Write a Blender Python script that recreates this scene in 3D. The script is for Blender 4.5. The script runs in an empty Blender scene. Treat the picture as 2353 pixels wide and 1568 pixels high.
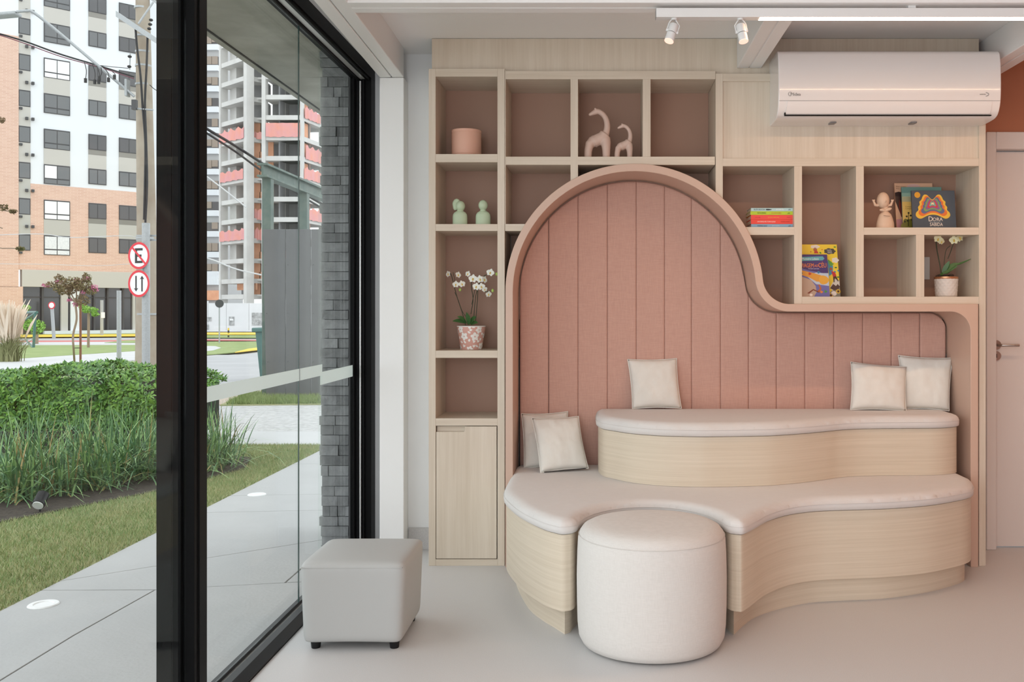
import bpy, bmesh, math, random
import numpy as np
from mathutils import Vector, Matrix, geometry, noise

random.seed(7); RNG = np.random.default_rng(7)
PI = math.pi
scene = bpy.context.scene
COL = scene.collection

# ------------------------------------------------------------------ camera, sky, light, exposure
F, CX, CY, H = 2150.0, 1380.0, 712.0, 1.25        # focal length and principal point in pixels of the 2353x1568 frame, eye height
cam_d = bpy.data.cameras.new('camera')
cam = bpy.data.objects.new('camera', cam_d); COL.objects.link(cam)
cam.location = (0, 0, H); cam.rotation_euler = (PI/2, 0, 0)
cam_d.sensor_width = 36; cam_d.sensor_fit = 'HORIZONTAL'
cam_d.lens = F/2353*36
cam_d.shift_x = -(CX-2353/2)/2353
cam_d.shift_y = -(1568/2-CY)/2353
cam_d.clip_end = 1000
scene.camera = cam

world = bpy.data.worlds.new('overcast_sky'); scene.world = world; world.use_nodes = True
bg = world.node_tree.nodes['Background']
bg.inputs[0].default_value = (0.93, 0.965, 1.0, 1); bg.inputs[1].default_value = 1.34

def area(name, loc, rot, sx, sy, power, col):
    l = bpy.data.lights.new(name, 'AREA'); l.shape = 'RECTANGLE'; l.size = sx; l.size_y = sy
    l.energy = power; l.color = col
    o = bpy.data.objects.new(name, l); COL.objects.link(o)
    o.location = loc; o.rotation_euler = rot
    return o
# fill lights added to brighten the room from beside and behind the camera
area('fill_light_side', (-1.12, -0.4, 1.27), (0, -PI/2, 0), 2.3, 4.0, 50, (0.95, 0.98, 1.0))
area('fill_light_front', (-0.65, -2.35, 1.3), (PI/2, 0, 0), 1.1, 2.3, 24, (0.97, 0.985, 1.0))

vs = scene.view_settings
vs.view_transform = 'Standard'; vs.look = 'None'; vs.gamma = 1.0; vs.use_curve_mapping = False
vs.exposure = 0.52
scene.display_settings.display_device = 'sRGB'

# ------------------------------------------------------------------ pixel <-> place
def P(px, py, D): return Vector(((px-CX)/F*D, D, H-(py-CY)/F*D))
def gz(Y): return -0.012*max(0.0, Y-12.0)
def G(px, py):
    k = (py-CY)/F
    D = H/k
    if D > 12: D = 1.106/(k-0.012)
    return Vector(((px-CX)/F*D, D, gz(D)))

# ------------------------------------------------------------------ materials
MATS = {}
def nodes_of(name):
    m = bpy.data.materials.new(name); m.use_nodes = True
    nt = m.node_tree; b = nt.nodes['Principled BSDF']
    MATS[name] = m
    return m, nt, b
def N(nt, t, **kw):
    n = nt.nodes.new(t)
    for k, v in kw.items():
        if k in n.inputs: n.inputs[k].default_value = v
        else: setattr(n, k, v)
    return n
def c4(c): return (c[0], c[1], c[2], 1)
def M(name, col, rough=0.5, metal=0.0, spec=0.5, var=None, bump=None, emis=None, rand=0.0, coat=0.0):
    """plain procedural material: var=(scale, second colour), bump=(scale, distance), rand = per-object value spread"""
    m, nt, b = nodes_of(name); L = nt.links
    b.inputs['Base Color'].default_value = c4(col); b.inputs['Roughness'].default_value = rough
    b.inputs['Metallic'].default_value = metal; b.inputs['Specular IOR Level'].default_value = spec
    b.inputs['Coat Weight'].default_value = coat
    tc = N(nt, 'ShaderNodeTexCoord')
    out = None
    if var:
        nz = N(nt, 'ShaderNodeTexNoise', Scale=var[0], Detail=6.0, Roughness=0.6)
        L.new(tc.outputs['Object'], nz.inputs['Vector'])
        rp = N(nt, 'ShaderNodeMapRange'); rp.inputs[1].default_value = .32; rp.inputs[2].default_value = .68
        L.new(nz.outputs[0], rp.inputs[0])
        mx = N(nt, 'ShaderNodeMix', data_type='RGBA'); mx.inputs[6].default_value = c4(col); mx.inputs[7].default_value = c4(var[1])
        L.new(rp.outputs[0], mx.inputs[0]); out = mx.outputs[2]
    if rand:
        oi = N(nt, 'ShaderNodeObjectInfo')
        mr = N(nt, 'ShaderNodeMapRange'); mr.inputs[3].default_value = 1-rand; mr.inputs[4].default_value = 1+rand
        L.new(oi.outputs['Random'], mr.inputs[0])
        hs = N(nt, 'ShaderNodeHueSaturation'); hs.inputs['Color'].default_value = c4(col)
        if out: L.new(out, hs.inputs['Color'])
        L.new(mr.outputs[0], hs.inputs['Value']); out = hs.outputs[0]
    if out: L.new(out, b.inputs['Base Color'])
    if bump:
        nb = N(nt, 'ShaderNodeTexNoise', Scale=bump[0], Detail=4.0)
        L.new(tc.outputs['Object'], nb.inputs['Vector'])
        bp = N(nt, 'ShaderNodeBump', Strength=1.0, Distance=bump[1])
        L.new(nb.outputs[0], bp.inputs['Height']); L.new(bp.outputs[0], b.inputs['Normal'])
    if emis:
        b.inputs['Emission Color'].default_value = c4(emis[0]); b.inputs['Emission Strength'].default_value = emis[1]
    return m
def wood(name, scale, c1=(.70, .615, .51), c2=(.61, .52, .415)):
    m, nt, b = nodes_of(name); L = nt.links
    b.inputs['Roughness'].default_value = .42; b.inputs['Specular IOR Level'].default_value = .35
    tc = N(nt, 'ShaderNodeTexCoord'); oi = N(nt, 'ShaderNodeObjectInfo')
    ad = N(nt, 'ShaderNodeVectorMath', operation='MULTIPLY_ADD')
    L.new(oi.outputs['Location'], ad.inputs[0]); ad.inputs[1].default_value = (3.1, 1.7, 2.3); L.new(tc.outputs['Object'], ad.inputs[2])
    mp = N(nt, 'ShaderNodeMapping'); mp.inputs['Scale'].default_value = scale; L.new(ad.outputs[0], mp.inputs['Vector'])
    n1 = N(nt, 'ShaderNodeTexNoise', Scale=1.0, Detail=5.0, Roughness=.55, Distortion=.35); L.new(mp.outputs[0], n1.inputs['Vector'])
    mp2 = N(nt, 'ShaderNodeMapping'); mp2.inputs['Scale'].default_value = tuple(v*4.5 for v in scale); L.new(ad.outputs[0], mp2.inputs['Vector'])
    n2 = N(nt, 'ShaderNodeTexNoise', Scale=1.0, Detail=3.0, Roughness=.6); L.new(mp2.outputs[0], n2.inputs['Vector'])
    mm = N(nt, 'ShaderNodeMath', operation='MULTIPLY_ADD'); L.new(n2.outputs[0], mm.inputs[0]); mm.inputs[1].default_value = .55
    L.new(n1.outputs[0], mm.inputs[2])
    rp = N(nt, 'ShaderNodeMapRange'); rp.inputs[1].default_value = .55; rp.inputs[2].default_value = 1.0; L.new(mm.outputs[0], rp.inputs[0])
    mx = N(nt, 'ShaderNodeMix', data_type='RGBA'); mx.inputs[6].default_value = c4(c1); mx.inputs[7].default_value = c4(c2)
    L.new(rp.outputs[0], mx.inputs[0]); L.new(mx.outputs[2], b.inputs['Base Color'])
    return m
def fabric(name, col, col2, scale=520.0, dist=.0004, big=.0, rough=.9):
    """woven cloth: two crossed fine noises for warp and weft"""
    m, nt, b = nodes_of(name); L = nt.links
    b.inputs['Roughness'].default_value = rough; b.inputs['Specular IOR Level'].default_value = .15
    b.inputs['Sheen Weight'].default_value = .12
    tc = N(nt, 'ShaderNodeTexCoord')
    outs = []
    for sc in ((scale, scale, scale*.06), (scale*.06, scale*.06, scale)):
        mp = N(nt, 'ShaderNodeMapping'); mp.inputs['Scale'].default_value = sc; L.new(tc.outputs['Object'], mp.inputs['Vector'])
        nz = N(nt, 'ShaderNodeTexNoise', Scale=1.0, Detail=2.0); L.new(mp.outputs[0], nz.inputs['Vector']); outs.append(nz.outputs[0])
    ad = N(nt, 'ShaderNodeMath', operation='ADD'); L.new(outs[0], ad.inputs[0]); L.new(outs[1], ad.inputs[1])
    rp = N(nt, 'ShaderNodeMapRange'); rp.inputs[1].default_value = .7; rp.inputs[2].default_value = 1.3; L.new(ad.outputs[0], rp.inputs[0])
    mx = N(nt, 'ShaderNodeMix', data_type='RGBA'); mx.inputs[6].default_value = c4(col); mx.inputs[7].default_value = c4(col2)
    L.new(rp.outputs[0], mx.inputs[0]); L.new(mx.outputs[2], b.inputs['Base Color'])
    bp = N(nt, 'ShaderNodeBump', Strength=.6, Distance=dist); L.new(ad.outputs[0], bp.inputs['Height']); L.new(bp.outputs[0], b.inputs['Normal'])
    return m
def brickmat(name, c1, c2, mortar, bw, rh, rotz):
    m, nt, b = nodes_of(name); L = nt.links
    b.inputs['Roughness'].default_value = .85
    tc = N(nt, 'ShaderNodeTexCoord'); mp = N(nt, 'ShaderNodeMapping')
    mp.inputs['Rotation'].default_value = (PI/2, 0, 0); L.new(tc.outputs['Object'], mp.inputs['Vector'])
    vr = N(nt, 'ShaderNodeVectorRotate', rotation_type='Z_AXIS'); vr.inputs['Angle'].default_value = rotz
    L.new(tc.outputs['Object'], vr.inputs['Vector'])
    sx = N(nt, 'ShaderNodeSeparateXYZ'); L.new(vr.outputs[0], sx.inputs[0])
    cb = N(nt, 'ShaderNodeCombineXYZ'); L.new(sx.outputs[0], cb.inputs[0]); L.new(sx.outputs[2], cb.inputs[1])
    br = N(nt, 'ShaderNodeTexBrick'); br.inputs['Color1'].default_value = c4(c1); br.inputs['Color2'].default_value = c4(c2)
    br.inputs['Mortar'].default_value = c4(mortar); br.inputs['Scale'].default_value = 1.0
    br.inputs['Brick Width'].default_value = bw; br.inputs['Row Height'].default_value = rh; br.inputs['Mortar Size'].default_value = .012
    L.new(cb.outputs[0], br.inputs['Vector']); L.new(br.outputs[0], b.inputs['Base Color'])
    return m
def glassmat(name, tint=(1, 1, 1), refl=1.0):
    m = bpy.data.materials.new(name); m.use_nodes = True; nt = m.node_tree; L = nt.links
    nt.nodes.clear()
    o = N(nt, 'ShaderNodeOutputMaterial'); t = N(nt, 'ShaderNodeBsdfTransparent'); g = N(nt, 'ShaderNodeBsdfGlossy', Roughness=.02)
    t.inputs[0].default_value = c4(tint); g.inputs[0].default_value = (.95, 1, .98, 1)
    lw = N(nt, 'ShaderNodeLayerWeight', Blend=.5); pw = N(nt, 'ShaderNodeMath', operation='POWER'); pw.inputs[1].default_value = 5.0
    L.new(lw.outputs['Facing'], pw.inputs[0]); mu = N(nt, 'ShaderNodeMath', operation='MULTIPLY_ADD'); mu.inputs[1].default_value = .9*refl; mu.inputs[2].default_value = .025*refl
    L.new(pw.outputs[0], mu.inputs[0]); mx = N(nt, 'ShaderNodeMixShader')
    L.new(mu.outputs[0], mx.inputs[0]); L.new(t.outputs[0], mx.inputs[1]); L.new(g.outputs[0], mx.inputs[2]); L.new(mx.outputs[0], o.inputs[0])
    MATS[name] = m; return m
def frostmat(name):
    m = bpy.data.materials.new(name); m.use_nodes = True; nt = m.node_tree; L = nt.links
    nt.nodes.clear()
    o = N(nt, 'ShaderNodeOutputMaterial'); t = N(nt, 'ShaderNodeBsdfTranslucent'); d = N(nt, 'ShaderNodeBsdfDiffuse'); tr = N(nt, 'ShaderNodeBsdfTransparent')
    t.inputs[0].default_value = (.86, .9, .88, 1); d.inputs[0].default_value = (.72, .78, .76, 1)
    m1 = N(nt, 'ShaderNodeMixShader'); m1.inputs[0].default_value = .35; L.new(t.outputs[0], m1.inputs[1]); L.new(d.outputs[0], m1.inputs[2])
    m2 = N(nt, 'ShaderNodeMixShader'); m2.inputs[0].default_value = .15; L.new(m1.outputs[0], m2.inputs[1]); L.new(tr.outputs[0], m2.inputs[2])
    L.new(m2.outputs[0], o.inputs[0]); MATS[name] = m; return m
def leafmat(name, c1, c2, scale=9.0, rough=.45, trans=True):
    m = M(name, c1, rough, var=(scale, c2), spec=.35)
    return m

wood_v = wood('oak_laminate_upright', (24, 24, .9)); wood_h = wood('oak_laminate_level', (1.0, 40, 40))
wood_wrap = wood('oak_laminate_curved', (1.1, 1.1, 120), (.72, .625, .50), (.63, .535, .415))
wood_y = wood('oak_laminate_deep', (40, 1.0, 40))
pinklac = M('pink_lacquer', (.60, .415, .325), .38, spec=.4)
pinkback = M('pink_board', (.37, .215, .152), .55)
uphol = fabric('dusty_pink_fabric', (.63, .385, .315), (.555, .33, .268), 430, .0002)
cush = fabric('pale_seat_fabric', (.71, .675, .65), (.685, .65, .625), 600, .0001)
pouffab = fabric('pouf_linen', (.70, .665, .63), (.635, .60, .565), 620, .00015)
leath = M('grey_leatherette', (.46, .462, .45), .5, spec=.4, bump=(600, .00015))
pillowm = M('ivory_cotton', (.80, .775, .72), .85, spec=.15, var=(14, (.75, .72, .665)), bump=(900, .0003))
white = M('white_paint', (.84, .845, .85), .55, var=(3, (.81, .815, .82)))
steelw = M('white_steel_paint', (.88, .875, .87), .42, bump=(9, .002))
ceilm = M('ceiling_paint', (.88, .87, .86), .7)
terra = M('terracotta_paint', (.44, .165, .085), .65, var=(5, (.42, .155, .08)))
doorm = M('door_enamel', (.70, .635, .595), .45)
black = M('black_aluminium', (.005, .005, .0055),   .4, spec=.07)
black2 = M('black_aluminium_satin', (.010, .010, .011), .4, spec=.25)
aluz = M('bare_aluminium', (.62, .62, .62), .35, metal=.6)
dark = M('dark_gap', (.012, .011, .010), .8)
floorm = M('speckled_vinyl', (.635, .625, .62), .42, spec=.4, var=(320, (.56, .55, .545)))
basem = M('speckled_skirting', (.60, .585, .58), .5, var=(260, (.48, .46, .455)))
acw = M('ac_plastic', (.83, .80, .785), .16, spec=.5, coat=.4)
acg = M('ac_grey_print', (.20, .19, .19), .4)
trackw = M('track_white', (.80, .80, .795), .4)
led = M('led_diffuser', (1, .86, .72), .5, emis=((1.0, .74, .55), 5.0))
bezel = M('spot_bezel_glow', (1, .72, .6), .5, emis=((1.0, .62, .5), .5))
chrome = M('satin_nickel', (.42, .38, .36), .3, metal=1.0)
conc = M('concrete_path', (.47, .47, .47), .8, var=(2.2, (.43, .43, .43)), bump=(60, .0015))
concs = M('board_concrete', (.50, .49, .445), .8, var=(3.5, (.34, .325, .28)), bump=(14, .003))
slate = M('slate_stone', (.27, .275, .28), .7, var=(20, (.19, .195, .20)), bump=(45, .004), rand=.3)
plast = M('dark_plaster', (.085, .085, .088), .75, var=(6, (.065, .065, .068)))
grassm = leafmat('lawn_green', (.28, .38, .15), (.45, .46, .24), 3.5, .7)
lawnbase = M('lawn_soil', (.25, .28, .12), .95, var=(5, (.36, .34, .19)))
farlawn = M('distant_lawn', (.21, .29, .095), .95, var=(2.2, (.30, .36, .15)), bump=(12, .03))
soil = M('bed_soil', (.035, .026, .02), .95, var=(20, (.07, .055, .04)), bump=(40, .02))
hedgem = leafmat('hedge_leaf', (.11, .25, .04), (.22, .40, .07), 6, .38)
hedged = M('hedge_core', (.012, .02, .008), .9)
lilym = leafmat('strap_leaf', (.16, .30, .10), (.34, .50, .20), 7, .35)
lilyd = leafmat('dry_strap_leaf', (.42, .28, .12), (.30, .27, .10), 5, .6)
asph = M('asphalt', (.36, .36, .37), .85, var=(.7, (.44, .44, .45)))
cobble = M('cobble_paving', (.58, .575, .57), .85, var=(14, (.40, .395, .39)), bump=(12, .05))
palec = M('pale_pavement', (.56, .56, .56), .85, var=(.8, (.50, .50, .50)))
sand = M('sandy_ground', (.55, .47, .40), .95, var=(6, (.45, .37, .30)))
yellow = M('curb_yellow', (.80, .55, .06), .7)
redl = M('cycle_lane_red', (.52, .16, .15), .8)
tealp = M('dark_teal_paint', (.055, .145, .135), .45, var=(8, (.08, .18, .165)))
greenpaint = M('faded_green_steel', (.07, .115, .10), .55, var=(6, (.15, .185, .155)))
sheetm = M('grey_sheet_metal', (.115, .115, .118), .55, var=(1.2, (.14, .14, .142)))
galv = M('galvanised_steel', (.36, .375, .38), .45, metal=.4, var=(40, (.44, .455, .46)))
polec = M('weathered_concrete_pole', (.42, .365, .29), .85, var=(2.5, (.33, .265, .20)))
cable = M('black_cable', (.02, .02, .022), .6); cabler = M('maroon_cable', (.16, .03, .06), .6); cablew = M('pale_cable', (.6, .6, .6), .6)
signw = M('sign_white', (.85, .85, .85), .4); signr = M('sign_red', (.72, .03, .05), .4); signk = M('sign_black', (.02, .02, .02), .5)
bwhite = M('facade_white', (.74, .76, .78), .8); bbeige = M('facade_beige', (.52, .50, .46), .8); bgrey = M('facade_grey_beige', (.47, .46, .42), .8)
bbrick = brickmat('facade_brick', (.68, .46, .36), (.62, .40, .31), (.74, .57, .48), .5, .12, -.771)
wframe = M('window_frame_dark', (.06, .06, .063), .5); wglass = M('window_glass_grey', (.13, .135, .14), .12, spec=.7)
wcurt = M('white_curtain_behind_glass', (.86, .87, .88), .35); wshut = M('closed_shutter', (.11, .11, .115), .55)
shopg = M('shop_glass_dark', (.045, .047, .05), .08, spec=.8)
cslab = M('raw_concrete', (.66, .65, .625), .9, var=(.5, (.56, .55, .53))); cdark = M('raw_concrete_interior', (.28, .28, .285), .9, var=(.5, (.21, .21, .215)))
cbrick = M('hollow_brick', (.80, .42, .26), .9, var=(1.2, (.72, .34, .20))); netm = M('safety_net', (.78, .33, .25), .8, var=(.8, (.70, .34, .36)))
twbrown = M('tower_panel_brown', (.32, .26, .21), .7); twgrey = M('tower_grey', (.46, .46, .46), .8); twdark = M('tower_window', (.09, .085, .085), .3)
hoardm = M('white_hoarding', (.78, .78, .79), .7, var=(.6, (.72, .72, .73))); hoardg = M('hoarding_poster', (.22, .22, .22), .7, var=(3, (.55, .55, .55)))
orange = M('orange_plastic', (.85, .20, .05), .5)
barkm = M('slim_bark', (.30, .22, .16), .9); stakem = M('reddish_stake', (.30, .13, .09), .8)
treeleaf = leafmat('small_tree_leaf', (.16, .17, .06), (.26, .15, .10), 2.0, .7); blossom = M('pink_blossom', (.62, .20, .34), .8); freshleaf = M('fresh_green_leaf', (.25, .45, .08), .6)
plume = M('pampas_plume', (.74, .62, .50), .9); oliveg = leafmat('olive_grass', (.20, .22, .09), (.30, .30, .15), 3, .7)
glass = glassmat('clear_glass', (.965, .98, .972), .32); frost = frostmat('frosted_film'); edgeg = M('glass_edge_green', (.05, .09, .085), .15)
sage = M('sage_ceramic', (.50, .60, .42), .5); rosepot = M('rose_ceramic', (.76, .44, .33), .55); blush = M('blush_ceramic', (.62, .45, .38), .5); ivoryc = M('sand_ceramic', (.68, .49, .36), .55)
potpink = M('pot_pink', (.66, .36, .30), .5); potwhite = M('pot_white', (.84, .82, .78), .5); potgrey = M('pot_stone_white', (.66, .61, .57), .6); copper = M('copper_rim', (.60, .30, .16), .35, metal=.8)
orchg = leafmat('orchid_leaf', (.035, .10, .03), (.06, .15, .04), 20, .35); stemm = M('orchid_stem', (.035, .045, .02), .6)
petal = M('white_petal', (.86, .87, .80), .5); petaly = M('cream_petal', (.80, .78, .50), .5); lipy = M('yellow_lip', (.75, .50, .08), .5); budg = M('green_bud', (.45, .62, .15), .5); bark2 = M('potting_bark', (.05, .035, .025), .9)
paper = M('book_pages', (.72, .64, .52), .85)
def flat(name, c): 
    return MATS.get(name) or M(name, c, .45)

# ------------------------------------------------------------------ mesh helpers
class MB:
    def __init__(s): s.v = []; s.f = []
    def add(s, vs_, fs):
        o = len(s.v); s.v += [tuple(v) for v in vs_]; s.f += [tuple(i+o for i in f) for f in fs]; return s
    def box(s, x0, x1, y0, y1, z0, z1):
        return s.add([(x0,y0,z0),(x1,y0,z0),(x1,y1,z0),(x0,y1,z0),(x0,y0,z1),(x1,y0,z1),(x1,y1,z1),(x0,y1,z1)],
                     [(3,2,1,0),(4,5,6,7),(0,1,5,4),(1,2,6,5),(2,3,7,6),(3,0,4,7)])
    def obox(s, o, a, b, c):
        o, a, b, c = map(Vector, (o, a, b, c))
        p = [o, o+a, o+a+b, o+b, o+c, o+a+c, o+a+b+c, o+b+c]
        return s.add(p, [(3,2,1,0),(4,5,6,7),(0,1,5,4),(1,2,6,5),(2,3,7,6),(3,0,4,7)])
    def prism(s, pts, off):
        """polygon (list of 3-D points) extruded by vector off"""
        n = len(pts); off = Vector(off); pts = [Vector(p) for p in pts]
        return s.add(pts+[p+off for p in pts], [tuple(range(n))[::-1], tuple(range(n, 2*n))]+[(i, (i+1) % n, n+(i+1) % n, n+i) for i in range(n)])
    def tube(s, pts, r, n=8, cap=True):
        pts = [Vector(p) for p in pts]; m = len(pts)
        rs = r if isinstance(r, (list, tuple)) else [r]*m
        up = None; vs_ = []
        for i, p in enumerate(pts):
            t = (pts[min(i+1, m-1)]-pts[max(i-1, 0)]).normalized()
            if up is None:
                up = Vector((0, 0, 1)) if abs(t.z) < .9 else Vector((1, 0, 0))
            a = t.cross(up)
            if a.length < 1e-5: a = t.cross(Vector((0, 1, 0)))
            a.normalize(); b = a.cross(t).normalized(); up = b
            for k in range(n):
                q = 2*PI*k/n; vs_.append(p+a*(math.cos(q)*rs[i])+b*(math.sin(q)*rs[i]))
        fs = [(i*n+k, i*n+(k+1) % n, (i+1)*n+(k+1) % n, (i+1)*n+k) for i in range(m-1) for k in range(n)]
        if cap: fs += [tuple(range(n))[::-1], tuple(range((m-1)*n, m*n))]
        return s.add(vs_, fs)
    def lathe(s, prof, c=(0, 0, 0), n=40, sx=1.0, sy=1.0):
        c = Vector(c); m = len(prof)
        vs_ = [(c.x+r*sx*math.cos(2*PI*k/n), c.y+r*sy*math.sin(2*PI*k/n), c.z+z) for r, z in prof for k in range(n)]
        fs = [(i*n+k, i*n+(k+1) % n, (i+1)*n+(k+1) % n, (i+1)*n+k) for i in range(m-1) for k in range(n)]
        fs += [tuple(range(n))[::-1], tuple(range((m-1)*n, m*n))]
        return s.add(vs_, fs)
    def ell(s, c, rx, ry, rz, n=14, m=9, rot=None):
        c = Vector(c); vs_ = []
        for i in range(m+1):
            a = -PI/2+PI*i/m
            for k in range(n):
                q = 2*PI*k/n
                v = Vector((rx*math.cos(a)*math.cos(q), ry*math.cos(a)*math.sin(q), rz*math.sin(a)))
                vs_.append(c+(rot @ v if rot else v))
        fs = [(i*n+k, i*n+(k+1) % n, (i+1)*n+(k+1) % n, (i+1)*n+k) for i in range(m) for k in range(n)]
        return s.add(vs_, fs)
    def build(s, name, mat, parent=None, smooth=None, bevel=0, seg=2, remesh=0):
        me = bpy.data.meshes.new(name)
        off = Vector((0, 0, 0))
        if parent is not None:
            off = WL[parent.name]
        me.from_pydata([(v[0]-off.x, v[1]-off.y, v[2]-off.z) for v in s.v], [], s.f)
        me.validate(); me.update()
        if isinstance(mat, (list, tuple)):
            for q in mat: me.materials.append(q)
        else: me.materials.append(mat)
        o = bpy.data.objects.new(name, me); COL.objects.link(o)
        if parent is not None: o.parent = parent
        WL[o.name] = off
        if smooth is not None:
            me.shade_smooth(); me.set_sharp_from_angle(angle=math.radians(smooth))
        if bevel:
            md = o.modifiers.new('edge', 'BEVEL'); md.width = bevel; md.segments = seg; md.limit_method = 'ANGLE'; md.angle_limit = math.radians(35)
        if remesh:
            md = o.modifiers.new('skin', 'REMESH'); md.mode = 'VOXEL'; md.voxel_size = remesh; md.use_smooth_shade = True
            md = o.modifiers.new('soft', 'SMOOTH'); md.factor = .5; md.iterations = 3
        return o
WL = {}
def tag(o, label=None, cat=None, group=None, kind=None):
    if label: o['label'] = label
    if cat: o['category'] = cat
    if group: o['group'] = group
    if kind: o['kind'] = kind
    return o
def thing(name, loc, label=None, cat=None, group=None, kind=None):
    o = bpy.data.objects.new(name, None); COL.objects.link(o); o.location = Vector(loc); WL[o.name] = Vector(loc)
    o.empty_display_size = .1
    return tag(o, label, cat, group, kind)
def struct(o): o['kind'] = 'structure'; return o
def np_mesh(name, verts, tris, mat, parent=None, smooth=False, midx=None):
    me = bpy.data.meshes.new(name)
    off = WL[parent.name] if parent is not None else Vector((0, 0, 0))
    verts = np.asarray(verts, dtype=np.float32)-np.array(off, dtype=np.float32)
    tris = np.asarray(tris, dtype=np.int32)
    me.vertices.add(len(verts)); me.vertices.foreach_set('co', verts.ravel())
    k = tris.shape[1]
    me.loops.add(tris.size); me.loops.foreach_set('vertex_index', tris.ravel())
    me.polygons.add(len(tris)); me.polygons.foreach_set('loop_start', np.arange(0, tris.size, k, dtype=np.int32))
    for q in (mat if isinstance(mat, (list, tuple)) else [mat]): me.materials.append(q)
    if midx is not None: me.polygons.foreach_set('material_index', np.asarray(midx, dtype=np.int32))
    me.update(calc_edges=True); me.validate()
    if smooth: me.shade_smooth()
    o = bpy.data.objects.new(name, me); COL.objects.link(o)
    if parent is not None: o.parent = parent
    WL[o.name] = off
    return o
def text(name, body, size, o, ax, az, mat, parent, align='CENTER', ex=.0004, sx=1.0):
    """flat lettering: origin o, reading direction ax, upright az"""
    cu = bpy.data.curves.new(name, 'FONT'); cu.body = body; cu.size = size; cu.align_x = align; cu.align_y = 'CENTER'; cu.extrude = ex; cu.resolution_u = 2
    ob = bpy.data.objects.new(name, cu); COL.objects.link(ob)
    bpy.context.view_layer.update()
    me = bpy.data.meshes.new_from_object(ob.evaluated_get(bpy.context.evaluated_depsgraph_get()))
    bpy.data.objects.remove(ob); bpy.data.curves.remove(cu)
    ax = Vector(ax).normalized(); az = Vector(az).normalized(); n = ax.cross(az)
    mt = Matrix(((ax.x*sx, az.x, n.x, 0), (ax.y*sx, az.y, n.y, 0), (ax.z*sx, az.z, n.z, 0), (0, 0, 0, 1)))
    me.transform(mt); me.transform(Matrix.Translation(Vector(o)-WL[parent.name]))
    me.materials.clear(); me.materials.append(mat)
    t = bpy.data.objects.new(name, me); COL.objects.link(t); t.parent = parent; WL[t.name] = WL[parent.name]
    return t
def dup(root, loc, label=None, rotz=None):
    r = root.copy(); COL.objects.link(r); r.location = Vector(loc); WL[r.name] = Vector(loc)
    if rotz is not None: r.rotation_euler = (0, 0, rotz)
    if label: r['label'] = label
    for ch in list(root.children):
        c = ch.copy(); COL.objects.link(c); c.parent = r
        for g in list(ch.children):
            d = g.copy(); COL.objects.link(d); d.parent = c
    return r
def crom(pts, sub=6, closed=False):
    pts = [Vector(p) for p in pts]; n = len(pts); out = []
    rng = range(n if closed else n-1)
    for i in rng:
        p0 = pts[(i-1) % n] if closed or i > 0 else pts[0]*2-pts[1]
        p1 = pts[i]; p2 = pts[(i+1) % n]
        p3 = pts[(i+2) % n] if closed or i+2 < n else pts[-1]*2-pts[-2]
        for k in range(sub):
            t = k/sub
            out.append(.5*((2*p1)+(p2-p0)*t+(2*p0-5*p1+4*p2-p3)*t*t+(-p0+3*p1-3*p2+p3)*t**3))
    if not closed: out.append(pts[-1])
    return out
def poly_sheet(name, pts, mat, z0, thick=.02, parent=None):
    """flat ground patch that follows the terrain; pts are (X, Y)"""
    mb = MB(); top = [(x, y, gz(y)+z0) for x, y in pts]
    mb.prism([(a, b, c-thick) for a, b, c in top], (0, 0, thick))
    return mb.build(name, mat, parent)

# ------------------------------------------------------------------ the room
YF, YB = 4.563, 4.865          # shelf front plane, shelf back plane
YW = 4.886                     # back wall
struct(MB().box(-1.30, 3.0, -2.5, 4.96, -.12, 0).build('floor', floorm))
struct(MB().box(-1.30, 3.0, -2.5, 5.1, 2.585, 2.75).build('ceiling', ceilm))
struct(MB().box(-1.177, 2.03, YW, 5.1, 0, 2.585).build('wall_back', white))
wr = struct(MB().box(1.885, 3.0, YW-.004, 5.1, 2.15, 2.585).build('wall_back_upper', terra))
struct(MB().box(2.80, 3.0, YW, 5.1, 0, 2.15).build('wall_back_side', terra))
struct(MB().box(2.9, 3.05, -2.5, YW, 0, 2.585).build('wall_right', terra))
struct(MB().box(1.15, 2.9, -2.5, -2.4, 0, 2.585).build('wall_front', white))
struct(MB().box(-1.30, -1.13, -2.5, 5.1, 2.50, 2.60).build('wall_left', white))
struct(MB().box(-1.0, P(985, 0, YF).x-.003, YW-.012, YW, 0, .112).build('baseboard_left', basem))

def beam_y(name, xa, xb, y0, y1, dx0=0.0, dx1=0.0, z0=2.437, z1=2.59, split=True):
    w = xb-xa; mb = MB(); g = .0025
    for a, b in (((0, w/2-g), (w/2+g, w)) if split else ((0, w),)):
        mb.add([(xa+a+dx0, y0, z0), (xa+b+dx0, y0, z0), (xa+b+dx1, y1, z0), (xa+a+dx1, y1, z0),
                (xa+a+dx0, y0, z1), (xa+b+dx0, y0, z1), (xa+b+dx1, y1, z1), (xa+a+dx1, y1, z1)],
               [(3,2,1,0),(4,5,6,7),(0,1,5,4),(1,2,6,5),(2,3,7,6),(3,0,4,7)])
    mb.box(xa+.02+max(dx0, dx1), xb-.02+min(dx0, dx1), y0, y1, z0+.005, z1)
    return struct(mb.build(name, steelw, bevel=.004))
beam_y('ceiling_beam', -1.129, -1.0045, .5, 4.778, .10, 0.0)
beam_y('ceiling_beam', .67, .79, 3.742, 4.598)
beam_y('ceiling_beam', 1.895, 2.017, 3.742, 4.885)
mb = MB(); mb.box(-.982, 2.9, 3.615, 3.676, 2.437, 2.585); mb.box(-.982, 2.9, 3.681, 3.742, 2.437, 2.585); mb.box(-.982, 2.9, 3.63, 3.73, 2.442, 2.584)
struct(mb.build('ceiling_beam', steelw, bevel=.004))
mb = MB(); mb.box(-1.129, -1.0045, 4.778, YW, 0, 2.437)
struct(mb.build('wall_column', steelw, bevel=.004))

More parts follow.
